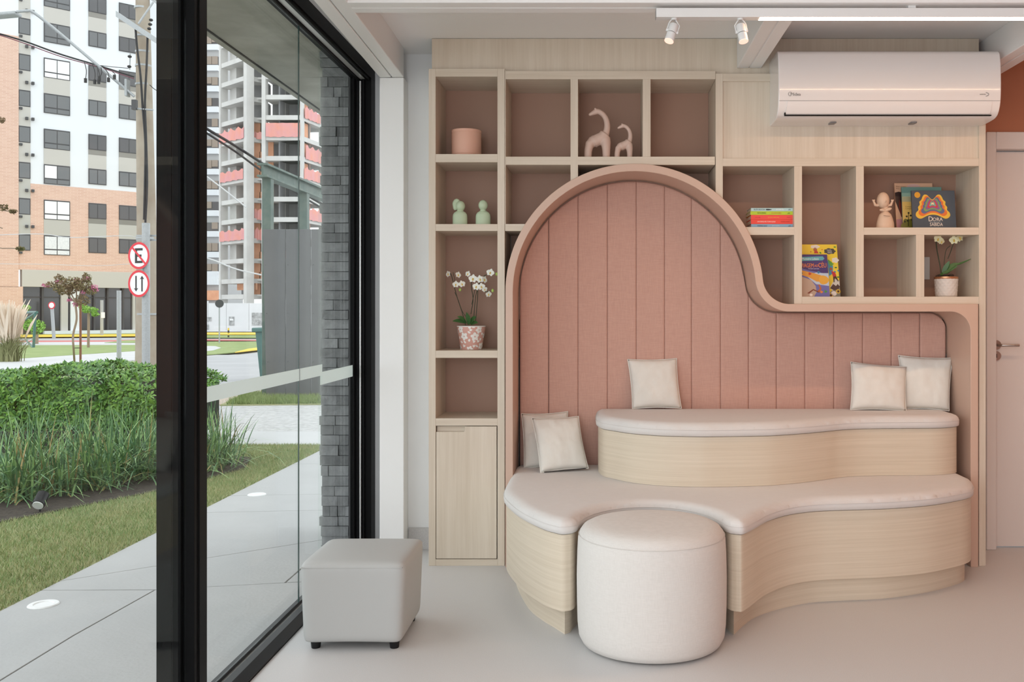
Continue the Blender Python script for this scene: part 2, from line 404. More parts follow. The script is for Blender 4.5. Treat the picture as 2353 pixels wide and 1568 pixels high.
# ------------------------------------------------------------------ glass front
w1 = thing('window_1', (-1.23, 1.0, 0), kind='structure')
mb = MB()
mb.box(-1.285, -1.177, -2.5, YW, 2.44, 2.56); mb.box(-1.20, -1.185, -2.5, YW, 2.425, 2.44); mb.box(-1.245, -1.235, -2.5, YW, 2.42, 2.44)
mb.build('frame_head', black, w1, bevel=.002)
MB().box(-1.232, -1.204, -2.5, 4.80, 2.432, 2.4395).build('head_groove', aluz, w1)
mb = MB(); mb.box(-1.285, -1.177, -2.5, 4.80, -.02, .006); mb.box(-1.282, -1.262, -2.5, 4.80, .006, .026); mb.box(-1.235, -1.205, -2.5, 4.80, .006, .032)
mb.add([(-1.205, -2.5, .032), (-1.177, -2.5, .012), (-1.177, -2.5, 0), (-1.205, -2.5, 0), (-1.205, 4.8, .032), (-1.177, 4.8, .012), (-1.177, 4.8, 0), (-1.205, 4.8, 0)],
       [(0, 1, 2, 3), (7, 6, 5, 4), (0, 4, 5, 1), (1, 5, 6, 2), (2, 6, 7, 3), (3, 7, 4, 0)])
mb.build('floor_track', black2, w1, bevel=.0015)
MB().box(-1.262, -1.235, -2.5, 4.80, .006, .012).build('track_groove', aluz, w1)
mb = MB(); mb.box(-1.285, -1.177, 4.80, YW, 0, 2.44)
for x in (-1.262, -1.238, -1.212): mb.box(x-.006, x+.004, 4.785, 4.80, .03, 2.44)
mb.build('frame_jamb', black, w1, bevel=.002)
MB().box(-1.232, -1.226, 4.782, 4.80, .03, 2.42).build('jamb_seal', aluz, w1)
def stile(y0):
    mb = MB(); mb.box(-1.285, -1.24, y0, y0+.052, .03, 2.44); mb.box(-1.232, -1.177, y0+.006, y0+.095, .03, 2.44); mb.box(-1.236, -1.21, y0-.008, y0+.01, .03, 2.44)
    mb.box(-1.176, -1.172, y0+.03, y0+.038, .03, 2.44)
    return mb.build('mullion', black, w1, bevel=.0025)
stile(2.705); stile(.2)
def pane(x, y0, y1):
    o = MB().box(x-.004, x+.004, y0, y1, .028, 2.436).build('pane', glass, w1); return o
def band(p, x, y0, y1, z0, z1):
    MB().box(x+.0045, x+.0052, y0, y1, z0, z1).build('frosted_band', frost, p)
gx = -1.262
pA = pane(gx, 2.80, 3.905); pB = pane(gx, 3.913, 4.23); pC = pane(gx-.012, 4.232, 4.80)
MB().box(gx-.0015, gx+.0025, 3.9055, 3.9125, .028, 2.436).build('glass_joint', edgeg, pA)
zb0 = H-(925-CY)/F*(1.262*F/(CX-474)); zb1 = H-(889-CY)/F*(1.262*F/(CX-474))
band(pA, gx, 2.80, 3.905, zb0, zb1); band(pB, gx, 3.913, 4.225, zb0, zb1)
band(pC, gx-.012, 4.236, 4.80, zb0-.045, zb1-.037)
pane(-1.205, .28, 2.71); pane(-1.262, -2.45, .2)

# ------------------------------------------------------------------ door at the right
d1 = thing('door_1', (2.35, 4.9, 0), kind='structure')
mb = MB(); fx0 = P(2268, 0, 4.86).x; lx0 = P(2283, 0, 4.9).x
mb.box(fx0, lx0, 4.862, 4.99, 0, 2.175); mb.box(2.765, 2.83, 4.862, 4.99, 0, 2.175); mb.box(lx0, 2.765, 4.862, 4.99, 2.085, 2.175)
mb.build('door_frame', doorm, d1, bevel=.004)
MB().box(lx0+.003, 2.762, 4.915, 4.955, .006, 2.08).build('door_leaf', doorm, d1, bevel=.002)
hz = P(0, 793, 4.91).z; hx = P(2289, 0, 4.91).x; kz = P(0, 818, 4.91).z
def disc(c, r, y0, y1, mat, parent, name, n=28):
    mb = MB(); pts = [(c[0]+r*math.cos(2*PI*k/n), y0, c[1]+r*math.sin(2*PI*k/n)) for k in range(n)]
    mb.prism(pts, (0, y1-y0, 0)); return mb.build(name, mat, parent, smooth=40)
hd = disc((hx, hz), .025, 4.905, 4.915, chrome, d1, 'handle_rosette')
MB().tube([(hx, 4.905, hz), (hx, 4.865, hz), (hx+.012, 4.855, hz), (P(2343, 0, 4.85).x, 4.855, hz)], .007, 10).build('lever', chrome, hd, smooth=50)
kr = disc((hx, kz), .025, 4.907, 4.915, chrome, d1, 'keyhole_rosette')
mb = MB().box(hx-.003, hx+.003, 4.906, 4.908, kz-.010, kz+.010); mb.build('keyhole', dark, kr)

# ------------------------------------------------------------------ bookcases (three built-in units)
s = YF/F
def sx(px): return (px-CX)*s
def sz(py): return H-(py-CY)*s
def unit(name, x, label): return thing(name, (x, YF, 0), label, 'bookcase', 'built-in bookcase units')
def vboard(u, px0, px1, py0, py1, name='upright'): return MB().box(sx(px0), sx(px1), YF, YB, sz(py1), sz(py0)).build(name, wood_v, u, bevel=.0012)
def hboard(u, px0, px1, py0, py1, name='shelf'): return MB().box(sx(px0), sx(px1), YF+.0006, YB, sz(py1), sz(py0)).build(name, wood_h, u, bevel=.0012)
# arch outline (X, Z) of the pink surround
AC_, AR, AT = (.1647, 1.3324), .627, .037
ATOP = 1.2775; AFR = .131; AXL = AC_[0]-AR; AXR = 1.833
def circ_z(x, r): return AC_[1]+math.sqrt(max(0, r*r-(x-AC_[0])**2))
def circ_x(z, r, sgn): return AC_[0]+sgn*math.sqrt(max(0, r*r-(z-AC_[1])**2))

uL = unit('bookcase', sx(1072), 'narrow pale oak bookcase column with cupboard door beside the white steel column')
vboard(uL, 985, 1001, 158, 1301); vboard(uL, 1143, 1159.6, 158, 1301)
for a, b, nm in ((158, 176, 'top_board'), (354, 373, 'shelf'), (515, 531, 'shelf'), (806, 823, 'shelf'), (962, 979, 'shelf'), (1286, 1301, 'bottom_board')): hboard(uL, 1001, 1143, a, b, nm)
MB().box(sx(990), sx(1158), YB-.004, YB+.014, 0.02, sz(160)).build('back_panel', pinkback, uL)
# cupboard door with a finger notch cut from its upper left corner
x0, x1, z0, z1 = sx(1002.2), sx(1141), sz(1284.5), sz(980.5)
nx, nz_ = sx(1068), sz(993); rr = .008
pts = [(x0, z0), (x1, z0), (x1, z1), (nx, z1)]+[(nx-rr+rr*math.cos(a), nz_+rr+rr*math.sin(a)) for a in (0, -PI/8, -PI/4, -3*PI/8, -PI/2)]+[(x0, nz_)]
dr = MB().prism([(x, YF+.001, z) for x, z in pts], (0, .018, 0)).build('door', wood_v, uL, bevel=.001)
MB().box(x0+.001, nx, YF+.022, YF+.026, nz_-.02, z1-.001).build('finger_recess', wood_h, uL)
MB().box(sx(1001), sx(1143), YF+.026, YF+.028, sz(1286), sz(979)).build('door_shadow_gap', dark, uL)

uC = unit('bookcase', sx(1400), 'middle oak bookcase with open cubes above the pink arch')
vboard(uC, 1160.2, 1162, 161, 515, 'side_liner')
hboard(uC, 1160.2, 1644, 163, 182, 'top_board'); hboard(uC, 1162, 1643, 360, 379)
MB().prism([(sx(1311), YF, sz(182)), (sx(1328), YF, sz(182)), (sx(1328), YF, circ_z(sx(1328), AR-.02)), (sx(1311), YF, circ_z(sx(1311), AR-.02))], (0, YB-YF, 0)).build('upright', wood_v, uC)
vboard(uC, 1477, 1495, 182, 360)
zt, zb = sz(515), sz(531)
MB().prism([(sx(1160.5), YF, zb), (circ_x(zb, AR-.02, -1), YF, zb), (circ_x(zt, AR-.02, -1), YF, zt), (sx(1160.5), YF, zt)], (0, YB-YF, 0)).build('shelf', wood_h, uC)
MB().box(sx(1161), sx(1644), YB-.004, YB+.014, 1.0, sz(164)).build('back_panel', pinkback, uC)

uR = unit('bookcase', sx(1955), 'right-hand oak bookcase with uneven cubes under the air conditioner')
xa, xb = sx(1644.5), sx(1661)
MB().prism([(xa, YF, circ_z(xa, AR-.02)), (xb, YF, circ_z(xb, AR-.02)), (xb, YF, sz(169)), (xa, YF, sz(169))], (0, YB-YF, 0)).build('upright', wood_v, uR, bevel=.001)
vboard(uR, 1825, 1843, 382, 699); vboard(uR, 1967, 1985, 382, 683); vboard(uR, 2105, 2124, 540, 683)
MB().box(sx(2249.5), sx(2265), YF-.001, YB, 0, sz(290)+.25).build('end_panel', wood_v, uR, bevel=.001)
hboard(uR, 1661, 2249.5, 169, 187, 'top_board'); hboard(uR, 1661, 2249.5, 364, 382)
xl = circ_x(sz(522), AR-.02, 1); xl2 = circ_x(sz(540), AR-.02, 1)
MB().prism([(xl2, YF, sz(540)), (sx(1825), YF, sz(540)), (sx(1825), YF, sz(522)), (xl, YF, sz(522))], (0, YB-YF, 0)).build('shelf', wood_h, uR)
hboard(uR, 1985, 2249.5, 523, 540); hboard(uR, 1843, 2249.5, 682, 699, 'bottom_board')
MB().box(sx(1661), sx(2249.5), YF+.012, YF+.03, sz(364), sz(187)).build('closed_front', wood_v, uR)
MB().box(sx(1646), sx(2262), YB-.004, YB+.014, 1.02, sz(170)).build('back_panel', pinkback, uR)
so = MB().box(P(2104, 0, YB).x, P(2135, 0, YB).x, YB-.012, YB-.004, P(0, 643, YB).z, P(0, 591, YB).z).build('socket_plate', M('socket_white', (.62, .60, .58), .4), uR, bevel=.003)

fa = MB().box(sx(992.5)*4.6/YF, 1.86, 4.60, 4.62, sz(172), 2.583).build('fascia_panel', wood_v)
tag(fa, 'pale oak fascia strip between bookcases and ceiling', 'panel')

# ------------------------------------------------------------------ pink arched surround and channel-tufted back
def arch_lists(t_out, t_in):
    """matching outer and inner outlines (X, Z), offset inward by t_out and t_in from the outer edge"""
    O, I = [], []
    r0, r1 = AR-t_out, AR-t_in
    fr0, fr1 = AFR+t_out, AFR+t_in
    fcz = ATOP+AFR; d = AR+AFR; fcx = AC_[0]+math.sqrt(d*d-(fcz-AC_[1])**2)
    ang = math.atan2(fcz-AC_[1], fcx-AC_[0])
    O.append((AXL+t_out, 0)); I.append((AXL+t_in, 0))
    for k in range(61):
        a = PI+(ang-PI)*k/60
        O.append((AC_[0]+r0*math.cos(a), AC_[1]+r0*math.sin(a))); I.append((AC_[0]+r1*math.cos(a), AC_[1]+r1*math.sin(a)))
    a0 = ang+PI; a1 = 1.5*PI
    for k in range(1, 21):
        a = a0+(a1-a0)*k/20
        O.append((fcx+fr0*math.cos(a), fcz+fr0*math.sin(a))); I.append((fcx+fr1*math.cos(a), fcz+fr1*math.sin(a)))
    rc = .097+AT-t_in; rc = max(rc, .02)
    ix, iz = AXR-t_in, ATOP-t_in; ox, oz = AXR-t_out, ATOP-t_out
    O.append((ix-rc, oz)); I.append((ix-rc, iz))
    m = 12
    for k in range(1, m+1):
        a = PI/2-PI/2*k/m
        I.append((ix-rc+rc*math.cos(a), iz-rc+rc*math.sin(a)))
        if k < m/2: O.append((ix-rc+(ox-ix+rc)*k/(m/2), oz))
        elif k == m/2: O.append((ox, oz))
        else: O.append((ox, oz-(oz-iz+rc)*(k-m/2)/(m/2)))
    O.append((ox, 0)); I.append((ix, 0))
    return O, I
O, I = arch_lists(0, AT)
YA0, YA1 = 4.54, 4.862
n = len(O); vs_ = [(x, YA0, z) for x, z in O]+[(x, YA0, z) for x, z in I]+[(x, YA1, z) for x, z in O]+[(x, YA1, z) for x, z in I]
fs = []
for i in range(n-1):
    fs += [(i, i+1, n+i+1, n+i), (n+i, n+i+1, 3*n+i+1, 3*n+i), (2*n+i, 3*n+i, 3*n+i+1, 2*n+i+1), (i, 2*n+i, 2*n+i+1, i+1)]
fs += [(0, n, 3*n, 2*n), (n-1, 3*n-1, 4*n-1, 2*n-1)]
nk = thing('seating_nook', (.7, 4.7, 0), 'pink arched seating nook surround with vertically channelled padded back', 'nook')
MB().add(vs_, fs).build('arch_surround', pinklac, nk, smooth=35, bevel=.002)
# padded back: one strip per channel
_, PI_ = arch_lists(0, AT+.006)
PI_ = [p for p in PI_]
pxs = [p[0] for p in PI_]
def top_at(x):
    best = 0
    for (xa, za), (xb, zb) in zip(PI_[:-1], PI_[1:]):
        lo, hi = min(xa, xb), max(xa, xb)
        if lo-1e-9 <= x <= hi+1e-9 and hi-lo > 1e-9:
            z = za+(zb-za)*(x-xa)/(xb-xa); best = max(best, z)
    return best
YP = 4.845; sp = YP/F
seams = [PI_[0][0]+.0005]+[(q-CX)*sp for q in (1261, 1328, 1395.5, 1462, 1527, 1589, 1655.5, 1720, 1784, 1849.5, 1916, 1982, 2048, 2113)]+[PI_[-1][0]-.0005]
MB().box(PI_[0][0]-.004, PI_[-1][0]+.004, YP+.016, YP+.0195, .3, 1.2).build('back_board', dark, nk)
for i in range(len(seams)-1):
    a, b = seams[i]+.0002, seams[i+1]-.0002
    us = [0, .008, .02, .045, .09, .18, .3, .42, .5, .58, .7, .82, .91, .955, .98, .992, 1]
    V = []; NZ = 22
    for u in us:
        x = a+(b-a)*u; zt = max(top_at(x), .3)
        e = min(u, 1-u)*(b-a)
        for k in range(NZ+1):
            v = k/NZ
            z = .30+(zt-.30)*(1-(1-v)**3.0)
            et = zt-z
            dd = lambda q: math.sqrt(max(0, 1-(1-min(1, q/.010))**2))
            puff = (.009+.007*dd(e*1.3))*dd(et) if 0 < i < len(seams)-2 or e > .02 else .016*dd(e)*dd(et)
            V.append((x, YP+.012-puff+.0015*(1-4*u*(1-u))*0, z))
    fs = [(iu*(NZ+1)+k, (iu+1)*(NZ+1)+k, (iu+1)*(NZ+1)+k+1, iu*(NZ+1)+k+1) for iu in range(len(us)-1) for k in range(NZ)]
    MB().add(V, fs).build('padded_channel', uphol, nk, smooth=60)

# ------------------------------------------------------------------ curved benches
def B(px, py, zz): D = (H-zz)*F/(py-CY); return Vector(((px-CX)/F*D, D, 0))
ZP, ZW, ZC = .1055, .398, .456
NC = (.1925, 3.53)
def notch(rx, ry, a0, a1, m=26): return [Vector((NC[0]+rx*math.cos(a), NC[1]+ry*math.sin(a), 0)) for a in [a0+(a1-a0)*k/m for k in range(m+1)]]
left = crom([Vector((-.424, 4.825, 0)), Vector((-.424, 4.5, 0)), Vector((-.4225, 4.25, 0)), B(1166, 1160, ZW), B(1197, 1189.6, ZW), B(1246, 1215.5, ZW), B(1281.4, 1226.5, ZW), Vector((-.140, 3.547, 0)), Vector((-.112, 3.560, 0))], 6)
nt_ = notch(.296, .375, PI*.955, PI*.045)
right = crom([Vector((.497, 3.558, 0)), Vector((.520, 3.545, 0)), B(1707, 1228, ZW), B(1728, 1217, ZW), B(1761, 1199, ZW), B(1809.7, 1184, ZW), B(1870, 1175.8, ZW), B(1943, 1172.7, ZW), B(2034, 1169.7, ZW), B(2125, 1163, ZW), B(2190, 1153, ZW), B(2228, 1143, ZW), Vector((1.735, 4.40, 0)), Vector((1.742, 4.50, 0)), Vector((1.742, 4.825, 0))], 6)
lower = left+nt_+right
pl = crom([Vector((-.385, 4.80, 0)), Vector((-.385, 4.45, 0)), G(1186, 1342), G(1213, 1397), G(1246, 1426), G(1272, 1442), G(1297.6, 1458.5)], 5)
pr = crom([G(1686, 1459.5), G(1708, 1439), G(1731, 1422), G(1765, 1408), G(1809.7, 1395.8), G(1870, 1385), G(1943, 1380.6), G(2034, 1376), G(2125, 1363), G(2185, 1348), G(2214, 1336), Vector((1.69, 4.40, 0)), Vector((1.69, 4.80, 0))], 5)
plinth = pl+notch(.318, .42, PI*.93, PI*.07)+pr
upper = crom([Vector((-.012, 4.825, 0)), Vector((-.012, 4.62, 0)), Vector((-.004, 4.53, 0))]+[B(a, b, ZC) for a, b in ((1388, 1096), (1409, 1101), (1455, 1110.6), (1523.7, 1117.5), (1588, 1119.7), (1640, 1120), (1752, 1117.6), (1810, 1113.5), (1852, 1109), (1897.6, 1103), (1934, 1098), (1988.5, 1094.6), (2094.5, 1093.3), (2150, 1092.5), (2182, 1090))]+[Vector((1.735, 4.56, 0)), Vector((1.738, 4.62, 0)), Vector((1.738, 4.825, 0))], 5)
def wallring(poly, z0, z1, name, mat, parent, bevel=0):
    n = len(poly); mb = MB()
    zs = [z0, z0+.002, z1]
    mb.add([(p.x, p.y, z0) for p in poly]+[(p.x, p.y, z1) for p in poly], [(i, (i+1) % n, n+(i+1) % n, n+i) for i in range(n)]+[tuple(range(n))[::-1], tuple(range(n, 2*n))])
    return mb.build(name, mat, parent, smooth=38, bevel=bevel)
def dist_to(poly, pts):
    A = np.array([(p.x, p.y) for p in poly]); Bq = np.roll(A, -1, axis=0); d = np.full(len(pts), 9.0)
    for a, b in zip(A, Bq):
        ab = b-a; t = np.clip(((pts-a)@ab)/max(1e-12, ab@ab), 0, 1); d = np.minimum(d, np.hypot(*(pts-(a+t[:, None]*ab)).T))
    return d
def cushion(poly, z0, z1, name, parent, over=.012, r=.042):
    A = np.array([(p.x, p.y) for p in poly]); n = len(A)
    t = np.roll(A, -1, axis=0)-np.roll(A, 1, axis=0); t /= np.linalg.norm(t, axis=1)[:, None]
    nr = np.stack([t[:, 1], -t[:, 0]], 1)
    area2 = np.sum(A[:, 0]*np.roll(A[:, 1], -1)-np.roll(A[:, 0], -1)*A[:, 1])
    if area2 < 0: nr = -nr
    back = A[:, 1] > 4.80
    ov = np.where(back, 0.0, over)
    rings = [(A+nr*(ov*k)[:, None], zz) for k, zz in ((0.2, z0), (.85, z0+.004), (1.0, z0+.018), (1.0, z0+.026))]
    edge = rings[-1][0]; pe = [Vector((a, b, 0)) for a, b in edge]
    lo, hi = edge.min(0), edge.max(0); step = .016
    gxs, gys = np.meshgrid(np.arange(lo[0], hi[0], step), np.arange(lo[1], hi[1], step)); g = np.stack([gxs.ravel(), gys.ravel()], 1)
    # inside test
    ins = np.zeros(len(g), bool); j = n-1
    for i in range(n):
        xi, yi = edge[i]; xj, yj = edge[j]
        c = ((yi > g[:, 1]) != (yj > g[:, 1])) & (g[:, 0] < (xj-xi)*(g[:, 1]-yi)/(yj-yi+1e-12)+xi); ins ^= c; j = i
    g = g[ins]; dg = dist_to(pe, g); g = g[dg > .006]
    # extra rows close to the edge for a round lip
    extra = []
    for off in (.003, .008, .015):
        e2 = edge-nr*off; d2 = dist_to(pe, e2); extra.append(e2[d2 > off*.9])
    allp = np.concatenate([edge]+extra+[g]); vin = [Vector((a, b)) for a, b in allp]
    ov_, oe, of, *_ = geometry.delaunay_2d_cdt(vin, [(i, (i+1) % n) for i in range(n)], [list(range(n))], 1, 1e-6)
    V2 = np.array([(v.x, v.y) for v in ov_]); d = dist_to(pe, V2)
    bk = V2[:, 1] > 4.79
    q = np.clip(d/r, 0, 1); zt = (z0+.026)+(z1-z0-.026)*np.sqrt(np.clip(1-(1-q)**2, 0, 1))
    mb = MB(); base = len(mb.v)
    mb.add([(a, b, z) for (a, b), z in zip(V2, zt)], [tuple(f) for f in of])
    for (ra, za), (rb, zb) in zip(rings[:-1], rings[1:]):
        mb.add([(a, b, za) for a, b in ra]+[(a, b, zb) for a, b in rb], [(i, (i+1) % n, n+(i+1) % n, n+i) for i in range(n)])
    o = mb.build(name, cush, parent)
    bm = bmesh.new(); bm.from_mesh(o.data); bmesh.ops.remove_doubles(bm, verts=bm.verts, dist=1e-5); bmesh.ops.recalc_face_normals(bm, faces=bm.faces); bm.to_mesh(o.data); bm.free()
    o.data.shade_smooth()
    k0 = [i for i in range(n) if not back[i]]
    MB().tube([(edge[i][0]+nr[i][0]*.0002, edge[i][1]+nr[i][1]*.0002, z0+.030) for i in k0], .0011, 5).build('seam', cush, o)
    return o
bl = thing('curved_bench', (.65, 4.2, 0), 'long low curved oak bench with pale cushion and notch for the round pouf', 'bench')
wallring(plinth, 0, ZP, 'plinth', wood_wrap, bl); wallring(lower, ZP, ZW-.002, 'body', wood_wrap, bl); cushion(lower, ZW, ZC, 'cushion', bl)
bu = thing('curved_bench', (.85, 4.5, ZC), 'raised back tier of curved oak bench with cushion against the pink padding', 'bench')
wallring(upper, ZC+.001, .680, 'body', wood_wrap, bu); cushion(upper, .682, .743, 'cushion', bu)

# ------------------------------------------------------------------ round pouf and cube stool
pf = thing('round_pouf', (.192, 3.53, 0), 'round pale linen drum pouf standing in the bench notch', 'pouf')
R_ = .281
prof = [(.0, .004), (.235, .004), (.262, .012), (.274, .035), (.279, .08), (R_, .15), (R_+.001, .25), (R_-.001, .34), (.277, .395), (.270, .418), (.258, .434), (.238, .444), (.205, .450), (.12, .453), (.001, .454)]
MB().lathe(prof, (.192, 3.53, 0), 72).build('cover', pouffab, pf, smooth=80)
MB().tube([(.192+.2745*math.cos(a), 3.53+.2745*math.sin(a), .409) for a in [2*PI*k/72 for k in range(73)]], .0013, 5, cap=False).build('piping', pouffab, pf, smooth=80)

cb = thing('cube_stool', (-.80, 3.6, 0), 'grey leatherette cube stool on short black feet by the glass', 'stool')
yf, yb = 3.432, 3.80; cx0, cx1 = (700-CX)/F*3.44, (921-CX)/F*3.44; ct = H-(1291-CY)/F*3.44
mb = MB(); nn = 13; V = []; Fc = []
bm = bmesh.new(); bmesh.ops.create_cube(bm, size=1.0); bmesh.ops.subdivide_edges(bm, edges=bm.edges, cuts=11, use_grid_fill=True)
for v in bm.verts:
    x, y, z = v.co*2
    px_ = x*(1+.012*(1-abs(z))*0); 
    # soft edges, slightly pillowed faces
    w = [x, y, z]; k = 18.0
    nrm = (abs(x)**k+abs(y)**k+abs(z)**k)**(1/k)
    w = [c*(.35+.65/ nrm) for c in w]
    v.co = Vector(((cx0+cx1)/2+w[0]*((cx1-cx0)/2+.012+.006*z*(1 if True else 0)), (yf+yb)/2+w[1]*((yb-yf)/2+.010), .022+(w[2]+1)/2*(ct-.022)+(.006*(1-x*x)*(1-y*y) if z > .9 else 0)+(.004*(1-x*x) if z < -.9 else 0)))
me = bpy.data.meshes.new('cover'); bm.to_mesh(me); bm.free(); me.transform(Matrix.Translation(-WL[cb.name])); me.materials.append(leath); me.shade_smooth()
o = bpy.data.objects.new('cover', me); COL.objects.link(o); o.parent = cb; WL[o.name] = WL[cb.name]
md = o.modifiers.new('sub', 'SUBSURF'); md.levels = 1; md.render_levels = 1
e = .012
for zz, nm in ((ct-.020, 'stitched_seam'),):
    MB().tube([(cx0-.008, yf-.008, zz), (cx1+.008, yf-.008, zz), (cx1+.008, yb+.008, zz), (cx0-.008, yb+.008, zz), (cx0-.008, yf-.008, zz)], .0016, 6).build(nm, leath, cb)
for x in (cx0+.035, cx1-.028):
    for y in (yf+.03, yb-.04):
        MB().lathe([(.016, 0), (.017, .004), (.019, .024), (.019, .03)], (x, y, 0), 16).build('foot', black2, cb, smooth=40)

# ------------------------------------------------------------------ pillows
def pillow(c, thick, label, seed, zip_=False):
    """c: the four corners top-left, top-right, bottom-left, bottom-right as (px, py, D)"""
    tl, tr, bl_, br = [P(*q) for q in c]
    ctr = (tl+tr+bl_+br)/4
    t = thing('throw_pillow', ((bl_+br)/2), label, 'pillow', 'ivory scatter pillows')
    nrm = (tr-tl+br-bl_).cross(tl-bl_+tr-br).normalized()
    n = 26; vs_ = []
    for side in (1, -1):
        for j in range(n+1):
            for i in range(n+1):
                u, v = i/n*2-1, j/n*2-1
                iu = u*(1-.055*(1-v*v)**.8*abs(u)**3); iv = v*(1-.06*(1-u*u)**.8*abs(v)**3)
                p = tl*((1-iu)*(1+iv)/4)+tr*((1+iu)*(1+iv)/4)+bl_*((1-iu)*(1-iv)/4)+br*((1+iu)*(1-iv)/4)
                h = max(0, (1-u*u)*(1-v*v)); b = thick*(h**.42)
                wr_ = noise.noise(Vector((u*2.2+seed*7, v*2.2, side)))*.0045+noise.noise(Vector((u*5+seed*3, v*3.2, side*2)))*.0028
                rad = max(abs(u), abs(v)); wr_ += .0035*math.sin((math.atan2(v, u))*9+seed)*rad**3*h**.3
                vs_.append(p+nrm*(side*(b+wr_*min(1, h*5))))
    N1 = (n+1)**2; fs = []
    for j in range(n):
        for i in range(n):
            a = j*(n+1)+i; q = (a, a+1, a+n+2, a+n+1); fs.append(q); fs.append(tuple(N1+k for k in q[::-1]))
    o = MB().add(vs_, fs).build('cover', pillowm, t)
    bm = bmesh.new(); bm.from_mesh(o.data); bmesh.ops.remove_doubles(bm, verts=bm.verts, dist=2e-4); bmesh.ops.recalc_face_normals(bm, faces=bm.faces); bm.to_mesh(o.data); bm.free()
    o.data.shade_smooth()
    # stitched edge
    def edge(a, b, k): return [a.lerp(b, q/10)+(ctr-a.lerp(b, q/10))*(k*(1-(2*q/10-1)**2)) for q in range(11)]
    for a, b in ((tl, tr), (tr, br), (br, bl_), (bl_, tl)):
        MB().tube(edge(a, b, .05), .0022, 6).build('seam', pillowm, t, smooth=60)
    if zip_:
        MB().tube([bl_+(br-bl_)*.08+Vector((0, -.012, .004)), bl_+(br-bl_)*.95+Vector((0, -.012, .004))], .0022, 5).build('zip', M('zip_black', (.03, .03, .03), .5), t)
    return t
pillow(((1442, 826, 4.835), (1555, 824, 4.835), (1453, 940, 4.765), (1566, 939, 4.765)), .045, 'ivory pillow standing alone near the middle of the raised tier', 1)
pillow(((1955, 832, 4.80), (2084, 843, 4.79), (1954, 942, 4.71), (2082, 945, 4.70)), .05, 'wide ivory pillow at the right end, in front of its neighbour', 2)
pillow(((2064, 817, 4.83), (2189, 823, 4.80), (2074, 940, 4.775), (2181, 945, 4.73)), .045, 'taller ivory pillow tucked into the far right corner of the nook', 3)
pillow(((1222, 961, 4.69), (1329, 957, 4.74), (1242, 1087, 4.545), (1352, 1077, 4.615)), .045, 'ivory pillow with bottom zip, front one on the low bench', 4, True)
pillow(((1198, 951, 4.82), (1305, 946, 4.83), (1204, 1077, 4.70), (1310, 1073, 4.715)), .038, 'ivory pillow in the left nook corner, partly hidden behind another', 5)

# ------------------------------------------------------------------ air conditioner
ax0, ax1 = .8275, (2301-CX)/F*4.35
ac = thing('air_conditioner', ((ax0+ax1)/2, 4.5, 2.15), 'white wall-mounted split air conditioner above the right-hand bookcase', 'air conditioner')
prof = [(4.59, 2.462), (4.42, 2.4645), (4.385, 2.461), (4.367, 2.449), (4.360, 2.43), (4.353, 2.39), (4.350, 2.33), (4.350, 2.27), (4.355, 2.222), (4.363, 2.195), (4.378, 2.172), (4.402, 2.156), (4.45, 2.149), (4.59, 2.147)]
pp = crom([Vector((0, a, b)) for a, b in prof], 4)
MB().prism([(ax0, p.y, p.z) for p in pp], (ax1-ax0, 0, 0)).build('body', acw, ac, smooth=30, bevel=.005, seg=3)
lv0, lv1 = ax0+.035+.0, ax1-.035
lp = [Vector((0, 4.3535, 2.221)), Vector((0, 4.3600, 2.197)), Vector((0, 4.376, 2.170)), Vector((0, 4.386, 2.1635))]
lp = crom(lp, 4)
mb = MB(); m = len(lp); of = Vector((0, -.0035, -.0005))
vsl = [(lv0+.008-.008*i/(m-1), p.y-.0035, p.z) for i, p in enumerate(lp)]+[(lv1-.008+.0*i, p.y-.0035, p.z) for i, p in enumerate(lp)]+[(lv0+.008-.008*i/(m-1), p.y+.004, p.z) for i, p in enumerate(lp)]+[(lv1-.008, p.y+.004, p.z) for i, p in enumerate(lp)]
fs = [(i, i+1, m+i+1, m+i) for i in range(m-1)]+[(i, 2*m+i, 2*m+i+1, i+1) for i in range(m-1)]+[(m+i, m+i+1, 3*m+i+1, 3*m+i) for i in range(m-1)]+[(m-1, 3*m-1, 4*m-1, 2*m-1), (0, m, 3*m, 2*m)]
MB().add(vsl, fs).build('louver', acw, ac, smooth=40)
mb = MB(); mb.box(lv0-.001, lv1+.001, 4.3785, 4.392, 2.1585, 2.1625); mb.box(lv0-.003, lv0+.003, 4.372, 4.385, 2.163, 2.172)
mb.build('outlet_gap', dark, ac)
MB().box(ax0+.004, ax1-.004, 4.3527, 4.356, 2.2225, 2.2235).build('panel_seam', acg, ac)
for px in (1912, 2096): 
    q = P(px, 289, 4.5); MB().box(q.x-.014, q.x+.014, 4.47, 4.52, 2.1425, 2.1495).build('drain_clip', acg, ac, bevel=.002)
lg = P(1827, 217, 4.350)
text('brand_lettering', 'Midea', .020, (lg.x+.002, 4.3488, lg.z), (1, 0, 0), (0, 0, 1), acg, ac)
cxm = P(1816, 216, 4.35)
MB().tube([(cxm.x+.009*math.cos(a), 4.3492, cxm.z+.009*math.sin(a)) for a in [PI*.25+PI*1.35*k/16 for k in range(17)]], .0009, 5).build('brand_arc', acg, ac)
rg = P(2262, 217, 4.35)
text('model_lettering', 'INVERTER', .0062, (rg.x-.008, 4.3488, rg.z), (1, 0, 0), (0, 0, 1), acg, ac)
MB().tube([(rg.x+.004+.016*math.cos(a), 4.3492, rg.z+.0085*math.sin(a)) for a in [-PI*.45+PI*.9*k/14 for k in range(15)]], .0012, 5).build('model_arc', acg, ac)

